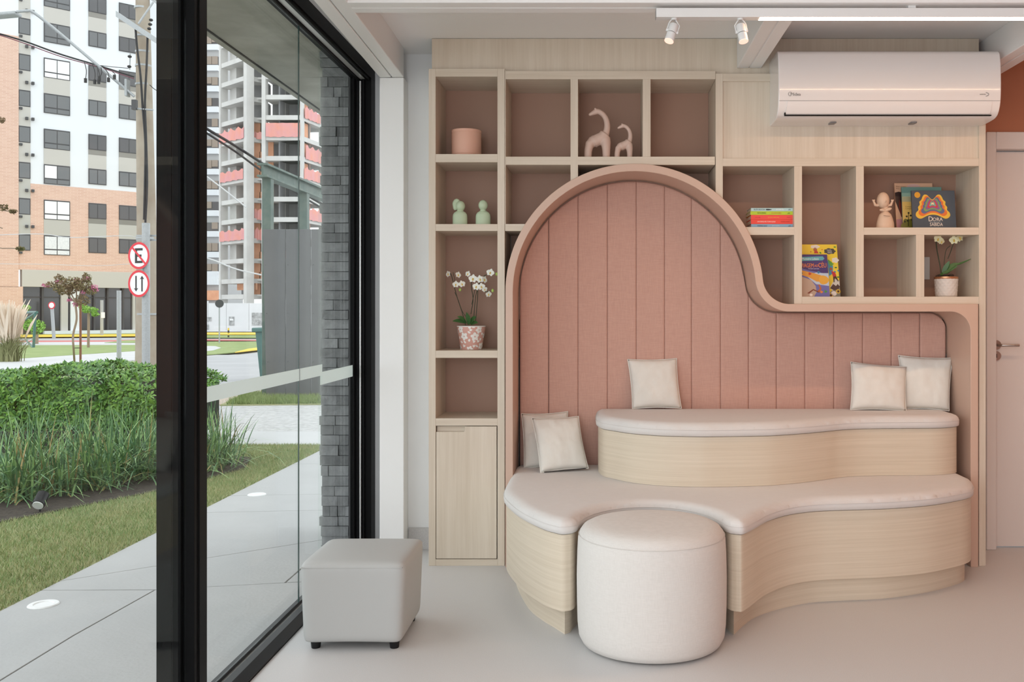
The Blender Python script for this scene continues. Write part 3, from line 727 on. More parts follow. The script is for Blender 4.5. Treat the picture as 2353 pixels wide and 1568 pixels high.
# ------------------------------------------------------------------ track light and spots
YL = 3.64
tl_ = thing('track_light', (1.4, YL, 2.4), 'white ceiling track with long glowing warm strip above the air conditioner', 'track light')
tx0 = (1508-CX)/F*YL; lx = (1747-CX)/F*YL; zb = H+(CY-48)/F*(YL+.045)
zt = H+(CY-18)/F*YL
MB().box(tx0, 2.85, YL, YL+.045, zb+.0015, zt).build('rail', trackw, tl_, bevel=.0015)
MB().box(lx, 2.85, YL+.003, YL+.042, zb, zb+.0025).build('led_strip', led, tl_)
la = area('led_strip_light', ((lx+2.85)/2, YL+.0225, zb-.002), (0, 0, 0), 2.85-lx, .039, 7.2, (1.0, .62, .37)); la.parent = tl_; la.location = Vector(la.location)-WL[tl_.name]
MB().box(1.2, 1.23, YL+.01, YL+.03, zt, 2.4371).build('ceiling_clip', trackw, tl_)
MB().box(tx0-.0015, tx0, YL, YL+.045, zb+.0015, zt).build('end_cap', galv, tl_)
def spot(px_top, top_y, px_bot, bot_y, ydir, label):
    D = YL+.022
    a = P(px_top, top_y, D); b = P(px_bot, bot_y, D-ydir)
    t = thing('spotlight', P(px_top, 40, D), label, 'spotlight', 'white track spotlights')
    ax_ = (b-a).normalized(); L = (b-a).length; r = .0185
    u = ax_.cross(Vector((0, 1, 0))).normalized()
    MB().tube([a, a+ax_*.002, a+ax_*(L*.5)], [r*.93, r, r], 24).build('housing', trackw, t, smooth=50)
    MB().tube([a+ax_*(L*.5), a+ax_*(L*.535)], r*.9, 24).build('cooling_gap', dark, t, smooth=50)
    MB().tube([a+ax_*(L*.535), a+ax_*(L*.97)], r, 24).build('front_tube', trackw, t, smooth=50)
    MB().tube([a+ax_*(L*.97), b], r*1.0, 24).build('glowing_rim', bezel, t, smooth=50)
    top = P(px_top, 42, D); top.z = zb+.001; pv = a+ax_*(L*.38)
    for sg in (-1, 1):
        q = pv+u*(sg*(r+.003))
        MB().tube([top+u*(sg*.004), top+u*(sg*.014)+Vector((0, 0, -.012)), a+u*(sg*(r+.003))+ax_*(-.002), q], .0028, 8).build('yoke_arm', trackw, t, smooth=60)
        MB().tube([pv+u*(sg*(r-.002)), pv+u*(sg*(r+.006))], .006, 14).build('pivot_knob', trackw, t, smooth=50)
    MB().tube([top+Vector((0, 0, .004)), top+Vector((0, 0, -.006))], .012, 16).build('track_adapter', trackw, t, smooth=50)
    MB().tube([top, top+Vector((.004, -.004, -.010)), a+Vector((0, 0, .004)), a+ax_*.004], .0016, 6).build('flex', galv, t, smooth=60)
    return t
spot(1549, 58, 1537, 95, .02, 'white track spotlight tilted left, nearer the glass front')
spot(1701, 58, 1709, 96, .02, 'white track spotlight tilted right, next to the glowing strip')

# ------------------------------------------------------------------ ornaments on the shelves
def SP(px, py, D): return P(px, py, D)
zs1 = sz(354); D1 = 4.69
q = P(1072, 0, D1); w = (1106-1038)/2/F*D1; h = (354-297)/F*D1+.012
rp = thing('flower_pot', (q.x, D1, zs1), 'empty smooth rose ceramic pot alone in the top left cube', 'pot')
MB().lathe([(.0, 0), (w*.96, 0), (w*.985, .004), (w*.985, .011), (w*.965, .013), (w*.985, .015), (w, .02), (w, h-.016), (w*.985, h-.013), (w*1.005, h-.011), (w*1.005, h), (w*.93, h), (w*.92, h-.03), (.0, h-.03)], (q.x, D1, zs1), 48).build('pot_body', rosepot, rp, smooth=35)

def giraffe(px_c, D, hpx, label):
    z0 = sz(360); k = hpx/116.0*(D/F)            # metres per reference pixel
    t = thing('giraffe_figurine', (P(px_c, 0, D).x, D, z0), label, 'figurine', 'ceramic giraffe figurines')
    X = P(px_c, 0, D).x
    def pt(x, y, dy=0): return Vector((X+x*k, D+dy*k, z0+y*k))
    mb = MB()
    mb.tube([pt(-22, 0, -6), pt(-21, 18, -6), pt(-18, 32, -4), pt(-8, 40, 0), pt(4, 45, 0)], [8.5*k, 9*k, 10.5*k, 12*k, 12*k], 14)
    mb.tube([pt(-22, 0, 7), pt(-21, 18, 7), pt(-18, 32, 4), pt(-8, 40, 0)], [8.5*k, 9*k, 10.5*k, 11.5*k], 14)
    mb.tube([pt(20, 0, -6), pt(20, 20, -6), pt(19, 34, -3), pt(17, 46, 0)], [8.5*k, 9.5*k, 11.5*k, 12.5*k], 14)
    mb.tube([pt(20, 0, 7), pt(20, 20, 7), pt(19, 34, 3), pt(17, 46, 0)], [8.5*k, 9.5*k, 11.5*k, 12.5*k], 14)
    nk_ = crom([pt(-8, 39), pt(8, 46), pt(18, 56), pt(22, 72), pt(20, 88), pt(13, 100), pt(3, 107), pt(-6, 108)], 4)
    rr = [q_*1.12 for q_ in [13, 12.5, 12, 11.5, 11, 10, 9.3, 8.6, 8, 7.5, 7, 6.8, 6.6, 6.4, 6.2, 6.1, 6, 5.8, 5.6, 5.5, 5.5, 5.5, 5.5, 5.5, 5.5, 5.5, 5.5, 5.5, 5.5]]
    mb.tube([pt(-19, 30), pt(-12, 38), pt(0, 43), pt(12, 48), pt(18, 56)], [10*k, 13*k, 13.5*k, 14*k, 13*k], 14)
    mb.tube(nk_, [rr[i]*k for i in range(len(nk_))], 14)
    mb.tube([pt(-2, 107), pt(-8, 105), pt(-16, 101), pt(-20, 99)], [6.5*k, 6*k, 4*k, 2.8*k], 12)
    for dy in (-3, 3): mb.tube([pt(-5, 109, dy), pt(-6, 115, dy*1.2)], [2.2*k, 2.4*k], 8)
    mb.build('body', blush, t, remesh=.0028*hpx/116).modifiers['soft'].iterations = 9
giraffe(1373, 4.625, 117, 'taller blush ceramic giraffe figurine with long curved neck')
giraffe(1433, 4.62, 81, 'smaller blush ceramic giraffe figurine beside the taller one')

def bust(px, D, bun, label):
    z0 = sz(515); t = thing('bust_figurine', (P(px, 0, D).x, D, z0), label, 'figurine', 'sage green bust figurines')
    X = P(px, 0, D).x; k = D/F
    mb = MB()
    mb.lathe([(0, 0), (17*k, 0), (17*k, 18*k), (16.2*k, 24*k), (13.5*k, 28.5*k), (8.5*k, 31.5*k), (6.2*k, 33.5*k), (6.2*k, 38*k)], (X, D, z0), 32, 1, .62)
    hz_ = z0+(45.5 if not bun else 43.5)*k
    mb.ell((X+(1*k if bun else 0), D, hz_), 10.8*k, 10.5*k, 12.2*k)
    if bun:
        pts = crom([Vector((X-3*k, D+4*k, hz_+8*k)), Vector((X-8*k, D+4*k, hz_+13*k)), Vector((X-12.5*k, D+3*k, hz_+7*k)), Vector((X-11.5*k, D+3*k, hz_-4*k)), Vector((X-9.5*k, D+3*k, hz_-9*k))], 4)
        mb.tube(pts, [5.2*k]*6+[5.4*k]*4+[5*k]*4+[3.8*k]*2+[1.8*k], 12)
    mb.build('body', sage, t, remesh=.0022)
bust(1057, 4.62, True, 'sage green bust figurine with a ponytail')
bust(1110, 4.62, False, 'sage green bust figurine with a plain bald head')

# girl figurine
D = 4.63; z0 = sz(523); k = D/F; X = P(2034, 0, D).x
t = thing('girl_figurine', (X, D, z0), 'sand ceramic girl figurine with pigtails beside the leaning picture books', 'figurine')
mb = MB()
mb.lathe([(0, 0), (21*k, 0), (20*k, 12*k), (17*k, 24*k), (13.5*k, 33*k), (9*k, 37*k), (7*k, 40*k), (6.8*k, 50*k)], (X, D, z0), 36, 1, .75)
mb.ell((X-5*k, D, z0+65*k), 14.5*k, 13.5*k, 19*k, 18, 12)
mb.tube([(X-3*k, D-11*k, z0+66*k), (X-3*k, D-14.5*k, z0+60*k)], [1*k, 1.8*k], 8)
for sg, tip in ((-1, 54), (1, 57)):
    b0 = Vector((X-5*k+sg*11*k, D, z0+53*k)); b1 = b0+Vector((sg*7*k, 0, 1*k)); b2 = b1+Vector((sg*3.5*k, 0, 9*k))
    mb.tube([b0, b1, b2], [3.2*k, 3.4*k, 2.4*k], 10)
    for dx in (-3, 0, 3): mb.tube([b2-Vector((0, 0, 2*k)), b2+Vector((dx*k, 0, 4*k))], [1.9*k, 1.3*k], 8)
mb.build('body', ivoryc, t, remesh=.0022)
mb = MB()
for sg in (-1, 1): mb.tube([(X-2*k, D-4*k, z0+41*k), (X+sg*8*k, D-7*k, z0+(43.5+sg)*k), (X+(sg*13-1)*k, D-5*k, z0+(44+sg*2)*k)], [3.2*k, 4*k, 2.2*k], 10)
mb.build('collar', ivoryc, t, smooth=70)
MB().tube([(X-8*k, D-14*k, z0+29*k), (X-1*k, D-16*k, z0+27.5*k), (X+6*k, D-15.5*k, z0+27*k)], .7*k, 6).build('folded_arms_line', M('ceramic_crease', (.28, .20, .15), .7), t)

# stacked books
def hexc(h): 
    c = [int(h[i:i+2], 16)/255 for i in (0, 2, 4)]
    return tuple(((v+.055)/1.055)**2.4 if v > .04045 else v/12.92 for v in c)
Dk = 4.60; zc = sz(522)
stack = [((693, 1, 1), 'blue', '86b0cc', 'light blue paperback at the bottom of the stack', 0, [('POEMAS AQUI', .26, .0095, '33424f'), ('BEM-TE-VI BANDO', .58, .008, 'cfdde6'), ('pallo', .9, .008, '222222')]),
         ((0,), 'red', 'ee4a3c', 'red paperback with white spine title, second from the bottom', 0, [('UMA FORMIGA MEU TE AMO E JOANA', .36, .0092, 'fff4ee'), ('GUARDA-CHUVA', .80, .007, '9c2a22')]),
         ((0,), 'coral', 'ee4d45', 'red paperback with yellow spine title in the middle of the stack', 0, [('autora amiga', .16, .006, 'b03a34'), ('Uma dama no banco amigo', .53, .009, 'f5b942'), ('Primavera', .88, .006, 'b03a34')]),
         ((0,), 'lime', 'b7cf32', 'lime green paperback lying second from the top', 0, [('MARTHA MEDEIROS', .26, .0085, '41511c'), ('UM LUGAR NA JANELA', .60, .0085, 'd0633c'), ('pallo', .89, .008, '30380f')]),
         ((0,), 'aqua', 'b4d3d4', 'pale aqua paperback with fish emblem on top of the stack', 0, [('RUTH ROCHA', .20, .011, '2f4a52'), ('UM MAR DE', .68, .009, 'f3f6f4'), ('pallo', .91, .008, '26343a')])]
ys = [522, 515, 504.5, 494, 485.5, 478]; xs = [(1726, 1824), (1725.5, 1824), (1725.5, 1824), (1724.5, 1823.5), (1725.5, 1823)]
for i, (_, nm, hx_, lab, _, txt) in enumerate(stack):
    za, zb = P(0, ys[i], Dk).z, P(0, ys[i+1], Dk).z
    if i == 0: za = zc
    xa, xb = P(xs[i][0], 0, Dk).x, P(xs[i][1], 0, Dk).x
    t = thing('paperback_book', ((xa+xb)/2, Dk, za), lab, 'book', 'paperbacks stacked flat')
    cm = flat('cover_'+nm, hexc(hx_)); dep = .135+.006*((i*37) % 4); th = zb-za-.0006
    MB().box(xa, xb, Dk, Dk+.0016, za, za+th).build('spine', cm, t)
    MB().box(xa, xb, Dk+.0016, Dk+dep, za, za+.0012).build('back_cover', cm, t)
    MB().box(xa, xb, Dk+.0016, Dk+dep, za+th-.0012, za+th).build('front_cover', cm, t)
    MB().box(xa+.003, xb-.003, Dk+.0016, Dk+dep-.003, za+.0012, za+th-.0012).build('pages', paper, t)
    for body, fx_, sz_, hc in txt:
        text('spine_lettering', body, sz_*.92, (xa+(xb-xa)*fx_, Dk-.0004, za+th*.5), (1, 0, 0), (0, 0, 1), flat('ink_'+hc, hexc(hc)), t, sx=.62 if len(body) > 12 else .85)
    if nm == 'aqua':
        q = P(1766, 482, Dk)
        MB().prism([(q.x+.0155*math.cos(a)*(1 if math.cos(a) < 0 else 1.2)*.9, Dk-.0002, za+th*.5+.0035*math.sin(a)*(1-.4*math.cos(a))) for a in [2*PI*j/18 for j in range(18)]], (0, .0002, 0)).build('fish_emblem', flat('ink_26343a', (.02, .03, .04)), t)

# standing picture books (leaning back)
class Lean:
    """a leaning book: u across, v up the cover, w out of the cover"""
    def __init__(s, px0, px1, pytop, pybot_z, Db, Dt, skew=0.0):
        s.z0 = pybot_z
        bl = Vector(((px0+skew-CX)/F*Db, Db, pybot_z)); br = Vector(((px1+skew-CX)/F*Db, Db, pybot_z))
        tl = P(px0, pytop, Dt)
        s.o = bl; s.U = br-bl; s.W = s.U.length; s.U.normalize(); s.V = Vector((tl.x-bl.x, tl.y-bl.y, tl.z-bl.z)); s.Hh = s.V.length; s.V.normalize(); s.Nn = s.U.cross(s.V).normalized()
    def p(s, u, v, w=0): return s.o+s.U*(u*s.W)+s.V*(v*s.Hh)+s.Nn*w
    def slab(s, u0, u1, v0, v1, w0, w1): 
        return MB().obox(s.p(u0, v0, w0), s.U*((u1-u0)*s.W), s.V*((v1-v0)*s.Hh), s.Nn*(w1-w0))
    def shape(s, pts, w0, w1): return MB().prism([s.p(a, b, w0) for a, b in pts], s.Nn*(w1-w0))
    def blob(s, cu, cv, ru, rv, w0, w1, n=20, wob=0, k=0, ph=0): 
        return s.shape([(cu+ru*math.cos(a)*(1+wob*math.cos(k*a+ph)), cv+rv*math.sin(a)*(1+wob*math.cos(k*a+ph))) for a in [2*PI*j/n for j in range(n)]], w0, w1)
def leanbook(L, th, col, label, name='picture_book', r=0):
    t = thing(name, L.p(.5, 0), label, 'book', 'picture books leaning in the cubes')
    cm = flat('cover_'+col, hexc(col))
    L.slab(0, 1, 0, 1, -.0018, 0).build('front_cover', cm, t, bevel=.0008); L.slab(0, 1, 0, 1, -th, -th+.0018).build('back_cover', cm, t, bevel=.0008)
    L.slab(0.01, .985, .008, .99, -th+.0018, -.0018).build('pages', paper, t)
    L.slab(-.002, .006, 0, 1, -th, 0).build('spine', cm, t)
    return t
def pr(t, mb, col, nm='cover_print'): return mb.build(nm, flat('ink_'+col, hexc(col)), t)
zc = sz(682.5)
# yellow activity book behind, in the tall cube
L = Lean(1836, 1923.5, 562, zc, 4.70, 4.735, 8)
t = leanbook(L, .012, 'f2cf3a', 'yellow illustrated picture book standing behind the purple one')
e = .0002
for cu, cv, ru, rv in ((.42, .955, .12, .035), (.93, .70, .09, .05)): pr(t, L.blob(cu, cv, ru, rv, 0, e, 20, .12, 5), 'e9ddd0')
pr(t, L.blob(.80, .87, .15, .055, 0, e, 28, .10, 7), '4a4540')
for a, b in ((.78, .895), (.80, .875), (.79, .855), (.81, .838)): text('cover_lettering', 'mais de 30 brincadeiras'[:11], .0062, L.p(a, b, .0003), L.U, L.V, flat('ink_f5efe6', hexc('f5efe6')), t, sx=.8)
for cu, cv, rt, c in ((.94, .95, 0, '5a8f2c'), (.55, .84, 1, '5a8f2c'), (.93, .56, 0, '3c7a3a'), (.99, .50, 1, '3f86a8'), (.90, .48, 1, '3f86a8'), (.97, .38, 0, '4a8a2f'), (.85, .63, 0, '6ba32f')): pr(t, L.blob(cu, cv, .028, .016, 0, e, 10, .2, 2, rt*2), c)
pr(t, L.shape([(.72, .70), (.83, .66), (.86, .58), (.84, .45), (.74, .40)], 0, e), '4a93b8'); pr(t, L.shape([(.73, .72), (.84, .66), (.86, .61), (.80, .58), (.75, .64)], e, 2*e), '69a23a')
pr(t, L.shape([(.80, .50), (.90, .47), (.93, .40), (.84, .38)], e, 2*e), 'c83238'); pr(t, L.blob(.80, .535, .04, .03, e, 2*e), 'a5603a'); pr(t, L.shape([(.84, .39), (.92, .40), (.985, .30), (.95, .30), (.89, .36), (.87, .28), (.84, .28)], e, 2*e), '4d2f28')
pr(t, L.shape([(.74, .17), (.83, .25), (.90, .21), (.95, .25), (1.0, .20), (.95, .14), (.84, .13)], 2*e, 3*e), '553a30'); pr(t, L.shape([(.74, .18), (.88, .35), (1.0, .31), (1.0, .22), (.80, .12)], e, 2*e), 'd8cdc0')
pr(t, L.shape([(.70, 0), (1.0, 0), (1.0, .22), (.74, .10)], e/2, e), '8b8578')
for cu, cv in ((.95, .11), (.75, .035)):
    pr(t, L.blob(cu, cv, .06, .042, 3*e, 4*e, 24, .2, 10), 'e0b53a'); pr(t, L.blob(cu, cv, .03, .022, 4*e, 5*e), '5b2f1c')
pr(t, L.blob(.83, .07, .075, .045, 3*e, 4*e), 'efe3da'); pr(t, L.blob(.42, .90, .05, .04, 0, e), 'b3653f'); pr(t, L.shape([(.38, .83), (.50, .83), (.47, .88), (.40, .88)], e, 2*e), 'c84632')
for cu, cv in ((.30, .86), (.68, .80), (.60, .90)): pr(t, L.blob(cu, cv, .016, .011, 0, e, 8), 'd0583c')
# purple book in front
L = Lean(1827, 1901, 585, zc, 4.655, 4.684, 6)
t = leanbook(L, .011, '47336e', 'purple picture book with orange title at the front of the tall cube')
pr(t, L.shape([(0.0, 0), (1, 0), (1, .52), (.75, .575), (.42, .62), (0, .72)], 0, e), '6d6aa8')
pr(t, L.shape([(.30, .50), (.62, .575), (.84, .56), (1, .56), (1, .26), (.60, .30)], 0, e*1.3), 'b9c6d6')
pr(t, L.shape([(0, .50), (.20, .47), (.45, .40), (.58, .26), (.60, .12), (.5, 0), (0, 0)], e*1.5, 2*e), 'b9a08e')
pr(t, L.shape([(.03, .84), (.85, .862), (.91, .90), (.86, .955), (.03, .935), (.09, .888)], 0, e), '5fa6b0')
text('cover_lettering', 'Monteiro Lobato', .0155, L.p(.47, .895, .0004), L.U, L.V, flat('ink_2c4f63', hexc('e6f0ef')), t, sx=.78)
text('cover_title', 'VIAGEM', .0300, L.p(.36, .735, .0004), L.U, L.V, flat('ink_f08a2a', hexc('f08a2a')), t, sx=.62)
text('cover_title', 'AO', .0185, L.p(.64, .73, .0004), L.U, L.V, flat('ink_f08a2a', hexc('f08a2a')), t, sx=.7)
text('cover_title', 'CÉU', .0330, L.p(.83, .74, .0004), L.U, L.V, flat('ink_f08a2a', hexc('f08a2a')), t, sx=.66)
text('cover_lettering', 'Ilustrações: Lucas Costa', .0068, L.p(.55, .665, .0004), L.U, L.V, flat('ink_e8e0f0', hexc('e8e0f0')), t, sx=.8)
pr(t, L.shape([(.0, .66), (.0, .56), (.42, .45), (.62, .36), (.90, .36), (.80, .50), (.55, .56)], 2*e, 3*e), 'd99a3c'); pr(t, L.blob(.84, .40, .155, .105, 3*e, 4*e, 22, .04, 3), 'e0a63a')
for a, b, c in ((.70, .58, '3a78a0'), (.42, .545, 'c2432f'), (.75, .12, 'd8803a'), (.88, .13, '4f8f4a'), (.15, .56, '3f7f68')): pr(t, L.blob(a, b, .045, .03, 4*e, 5*e, 12, .2, 3), c)
pr(t, L.shape([(.62, .14), (.68, .10), (.76, .20), (.70, .30), (.66, .29), (.70, .20)], 3*e, 4*e), 'b4622f'); pr(t, L.shape([(.30, .09), (.36, .08), (.50, .16), (.66, .10), (.66, .13), (.50, .19)], 3*e, 4*e), '7a3b22')
pr(t, L.blob(.42, .05, .05, .03, 3*e, 4*e), 'efe3da')
# three books beside the girl figurine
zc = sz(523)
L = Lean(2055, 2143, 421, zc, 4.775, 4.82, 6)
t = leanbook(L, .009, 'e0b596', 'peach picture book at the back of the leaning trio')
pr(t, L.blob(.50, .93, .17, .05, 0, e), 'd9b3ad'); pr(t, L.shape([(0, .80), (.10, .82), (.30, .78), (.35, .30), (.22, .24), (.14, .30), (.0, .62)], 0, e), '35201d'); pr(t, L.shape([(.10, .66), (.2, .5), (.22, .26), (.13, .30), (.08, .5)], e, 2*e), '6e2a1e')
pr(t, L.shape([(0, 0), (.3, 0), (.3, .2), (.1, .25), (0, .24)], 0, e), 'c98f96')
for b in (.925, .885): text('cover_lettering', 'Meu crespo', .011, L.p(.17, b, .0004), L.U, L.V, flat('ink_9a7050', hexc('9a7050')), t)
L = Lean(2071.5, 2164, 430, zc, 4.735, 4.785, 4)
t = leanbook(L, .009, '6f9a92', 'teal and yellow picture book in the middle of the leaning trio')
pr(t, L.shape([(0, 0), (1, 0), (1, .66), (0, .66)], 0, e), 'd9b765'); pr(t, L.shape([(0, .66), (1, .66), (1, .78), (0, .78)], 0, e), 'a7a888')
pr(t, L.blob(.14, .10, .18, .17, e, 2*e, 22, .12, 6), '6b6a22'); pr(t, L.shape([(.12, .1), (.14, .1), (.155, .38), (.14, .38)], 2*e, 3*e), '2b2a12')
for a, b in ((.15, .40), (.10, .32), (.20, .34), (.05, .20), (.23, .24), (.12, .22)): pr(t, L.blob(a, b, .025, .022, 2*e, 3*e, 10), '23220f')
for b in (.545, .50): text('cover_lettering', 'Coração de', .010, L.p(.19, b, .0006), L.U, L.V, flat('ink_8a6a3a', hexc('8a6a3a')), t)
L = Lean(2094, 2194, 438, zc, 4.68, 4.72, 4)
t = leanbook(L, .010, '3d4a58', 'dark blue picture book with rainbow butterfly, front of the leaning trio')
def wing(sc, col, w):
    o_ = (.475, .64)
    half = [(0, .105), (.055, .15), (.10, .20), (.155, .205), (.19, .16), (.215, .10), (.255, .06), (.25, .0), (.285, -.05), (.28, -.11), (.325, -.16), (.335, -.225), (.29, -.275), (.23, -.285), (.15, -.245), (.08, -.215), (0, -.205)]
    pts = [(o_[0]+x*sc, o_[1]+.03*(1-sc)+y*sc*1.06) for x, y in half]+[(o_[0]-x*sc, o_[1]+.03*(1-sc)+y*sc*1.06) for x, y in half[::-1][1:-1]]
    pts = [(p.x, p.y) for p in crom([Vector((a, b, 0)) for a, b in pts], 3, True)]
    return L.shape(pts, w, w+e)
for i, (sc, col) in enumerate(((1.18, 'e8b93c'), (.98, 'e0702c'), (.80, '5a6488'), (.62, '78a05a'), (.49, '8a5a90'), (.36, 'cc3340'), (.23, '6fa8a0'), (.11, 'ecd2a0'))): pr(t, wing(sc, col, i*e), col)
pr(t, L.blob(.135, .885, .068, .076, 0, e, 28), 'd89a20')
text('cover_title', 'D', .037, L.p(.415, .265, .0004), L.U, L.V, flat('ink_e8ddd2', hexc('e8ddd2')), t, sx=.9); text('cover_title', 'ORA', .026, L.p(.575, .255, .0004), L.U, L.V, flat('ink_e8ddd2', hexc('e8ddd2')), t, sx=.95)
text('cover_lettering', 'A BORBOLETA', .0085, L.p(.52, .185, .0004), L.U, L.V, flat('ink_9aa0a8', hexc('9aa0a8')), t, sx=1.0)
text('cover_title', 'SABIDA', .0245, L.p(.54, .125, .0004), L.U, L.V, flat('ink_e8ddd2', hexc('e8ddd2')), t, sx=.8)

# ------------------------------------------------------------------ orchids
def leafblade(base, tip, width, droop, mat, parent, name='leaf', fold=.25):
    base, tip = Vector(base), Vector(tip); d = tip-base; side = d.cross(Vector((0, -.85, .5))).normalized(); n = 10; V = []
    for i in range(n+1):
        t_ = i/n; c = base+d*t_+Vector((0, 0, droop*4*t_*(1-t_))); w_ = width*math.sin(PI*min(1, .08+t_*.92))**.7*(1-.25*t_)
        if i == n: w_ = .0006
        V += [c-side*w_+Vector((0, 0, w_*fold)), c, c+side*w_+Vector((0, 0, w_*fold))]
    V2 = [Vector(v)-Vector((0, 0, .0012)) for v in V]; m = len(V)
    fs = [(i*3+k, i*3+k+1, i*3+k+4, i*3+k+3) for i in range(n) for k in range(2)]
    fs += [tuple(m+a for a in f[::-1]) for f in list(fs)]
    return MB().add(V+V2, fs).build(name, mat, parent, smooth=70)
def flower(c, r, face, parent, pm, tilt=0.0, seed=0):
    """five broad petals and a lip; face = outward direction"""
    c = Vector(c); f = Vector(face).normalized(); a = f.cross(Vector((0, 0, 1))).normalized(); b = a.cross(f).normalized()
    a, b = a*math.cos(tilt)+b*math.sin(tilt), b*math.cos(tilt)-a*math.sin(tilt)
    root = None
    def petal_(ang, ln, wd, mat, nm, par):
        dr_ = a*math.cos(ang)+b*math.sin(ang); sd = f.cross(dr_); V = []
        for i in range(7):
            t_ = i/6; w_ = wd*math.sin(PI*min(1, .12+.88*t_))**.6 if i < 6 else wd*.12
            for kx in (-1, 0, 1): V.append(c+dr_*(ln*t_)+sd*(w_*kx)+f*(.003+.12*r*math.sin(PI*t_*.8)-.05*r*abs(kx)))
        fs = [(i*3+k, i*3+k+1, i*3+k+4, i*3+k+3) for i in range(6) for k in range(2)]
        return MB().add(V, fs).build(nm, mat, par, smooth=80)
    root = MB().ell(c+f*.004, r*.16, r*.16, r*.16, 8, 6).build('flower', lipy, parent, smooth=80)
    for ang, ln, wd in ((PI/2, 1.0, .36), (PI*.96, 1.0, .55), (PI*.04, 1.0, .55), (-PI*.30, .95, .34), (-PI*.70, .95, .34)): petal_(ang, r*ln, r*wd, pm, 'petal', root)
    MB().ell(c+f*(r*.28)-b*(r*.22), r*.17, r*.17, r*.24, 8, 6).build('lip', lipy, root, smooth=80)
    return root
Do = 4.69; zo = sz(806); k = Do/F
pc = P(1083, 0, Do); orc = thing('orchid_plant', (pc.x, Do, zo), 'white orchid in pink pot with white floral print', 'plant')
ht = (806-752)*k; rt, rb = 32.5*k, 23.5*k
MB().lathe([(0, 0), (rb, 0), (rb+.002, .004), (rt, ht-.003), (rt, ht), (rt-.004, ht), (rt-.005, ht-.02), (0, ht-.02)], (pc.x, Do, zo), 48).build('pot', potpink, orc, smooth=35)
MB().lathe([(rt-.003, ht-.0035), (rt+.0008, ht-.0035), (rt+.0008, ht+.0006), (rt-.003, ht+.0006)], (pc.x, Do, zo), 48).build('pot_rim', potwhite, orc, smooth=35)
MB().lathe([(0, ht-.019), (rt-.006, ht-.019), (rt-.012, ht-.012), (0, ht-.008)], (pc.x, Do, zo), 24).build('potting_bark', bark2, orc, smooth=60)
def cone(th, z): 
    r = rb+.002+(rt-rb-.002)*max(0, z-.004)/(ht-.007)+.0007; return Vector((pc.x+r*math.sin(th), Do-r*math.cos(th), zo+z))
mb = MB()
def petalshape(th0, z0, ang, ln, wd, start=0.0):
    ps = []
    n_ = 8; r_ = rb+(rt-rb)*z0/ht
    for i in range(n_+1): 
        t_ = i/n_; w_ = wd*math.sin(PI*t_)**.7; ps.append((start+ln*t_, w_))
    pts = ps+[(a, -w_) for a, w_ in ps[::-1][1:-1]]
    V = [cone(th0+(x*math.cos(ang)-y*math.sin(ang))/r_, min(ht-.002, max(.002, z0+x*math.sin(ang)+y*math.cos(ang)))) for x, y in pts]
    mb.add(V, [tuple(range(len(V)))])
for th0, z0, r_ in ((-.75, ht*.86, .019), (.72, ht*.84, .019), (-.45, ht*.57, .021), (.42, ht*.56, .022), (1.15, ht*.15, .02), (-1.2, ht*.10, .015), (0, ht*.03, .017), (-1.35, ht*.75, .014), (1.4, ht*.6, .015), (2.2, ht*.5, .02), (3.1, ht*.7, .02), (-2.3, ht*.4, .02), (2.9, ht*.2, .02), (-3.0, ht*.25, .018)):
    for j in range(5): petalshape(th0, z0, 2*PI*j/5+th0, r_*.9, r_*.36, r_*.12)
for th0, z0, a in ((0, ht*.8, .5), (.05, ht*.7, 2.4), (-.05, ht*.34, 1.4), (.28, ht*.30, .8), (-.35, ht*.28, 2.2), (-.7, ht*.30, 2.6), (.62, ht*.33, .4), (.9, ht*.38, 1.2), (-.95, ht*.45, 1.9), (.75, ht*.12, 2.5), (-.65, ht*.12, .6), (.3, ht*.1, 1.0), (1.0, ht*.62, .9), (-.1, ht*.93, .2), (.35, ht*.95, 2.8)):
    petalshape(th0, z0, a, .016, .0046); petalshape(th0+.05, z0+.004, a+1.1, .010, .003)
fp = mb.build('flower_print', potwhite, orc); fp['kind'] = 'stuff'
q = lambda px, py, dy=0: P(px, py, Do+dy)
for a, b, w_, dr_ in (((1072, 742), (1040, 738), 9, .004), ((1070, 740), (1051, 728), 7, .006), ((1078, 745), (1072, 718), 9, .0), ((1080, 744), (1094, 728), 9, .006), ((1082, 746), (1098, 742), 8, .004), ((1076, 746), (1079, 726), 8, .0)):
    A = q(*a, .0); Bq = q(*b, -.02); leafblade(A, Bq, w_*k*.62, dr_, orchg, orc)
def stem(pts, r=.0019): return MB().tube(crom([q(a, b, c) for a, b, c in pts], 5), r, 7).build('stem', stemm, orc, smooth=80)
stem([(1070, 748, 0), (1062, 718, 0), (1050, 682, -.01), (1043, 655, -.01), (1037, 632, -.01), (1032, 626, -.02)])
stem([(1072, 730, 0), (1062, 715, 0), (1053, 690, -.01), (1045, 672, -.01)], .0013); stem([(1046, 648, -.01), (1041, 626, -.01)], .0013)
stem([(1082, 722, 0), (1087, 690, 0), (1084, 665, 0), (1083, 648, 0)]); stem([(1084, 700, 0), (1090, 672, -.01), (1092, 664, -.01)], .0015)
stem([(1088, 740, 0), (1092, 690, -.01), (1096, 668, -.01), (1100, 655, -.02), (1107, 640, -.02), (1115, 633, -.02), (1125, 631, -.02)]); stem([(1093, 740, 0), (1097, 690, 0), (1099, 664, -.01), (1110, 664, -.02), (1116, 671, -.02), (1126, 669, -.02)])
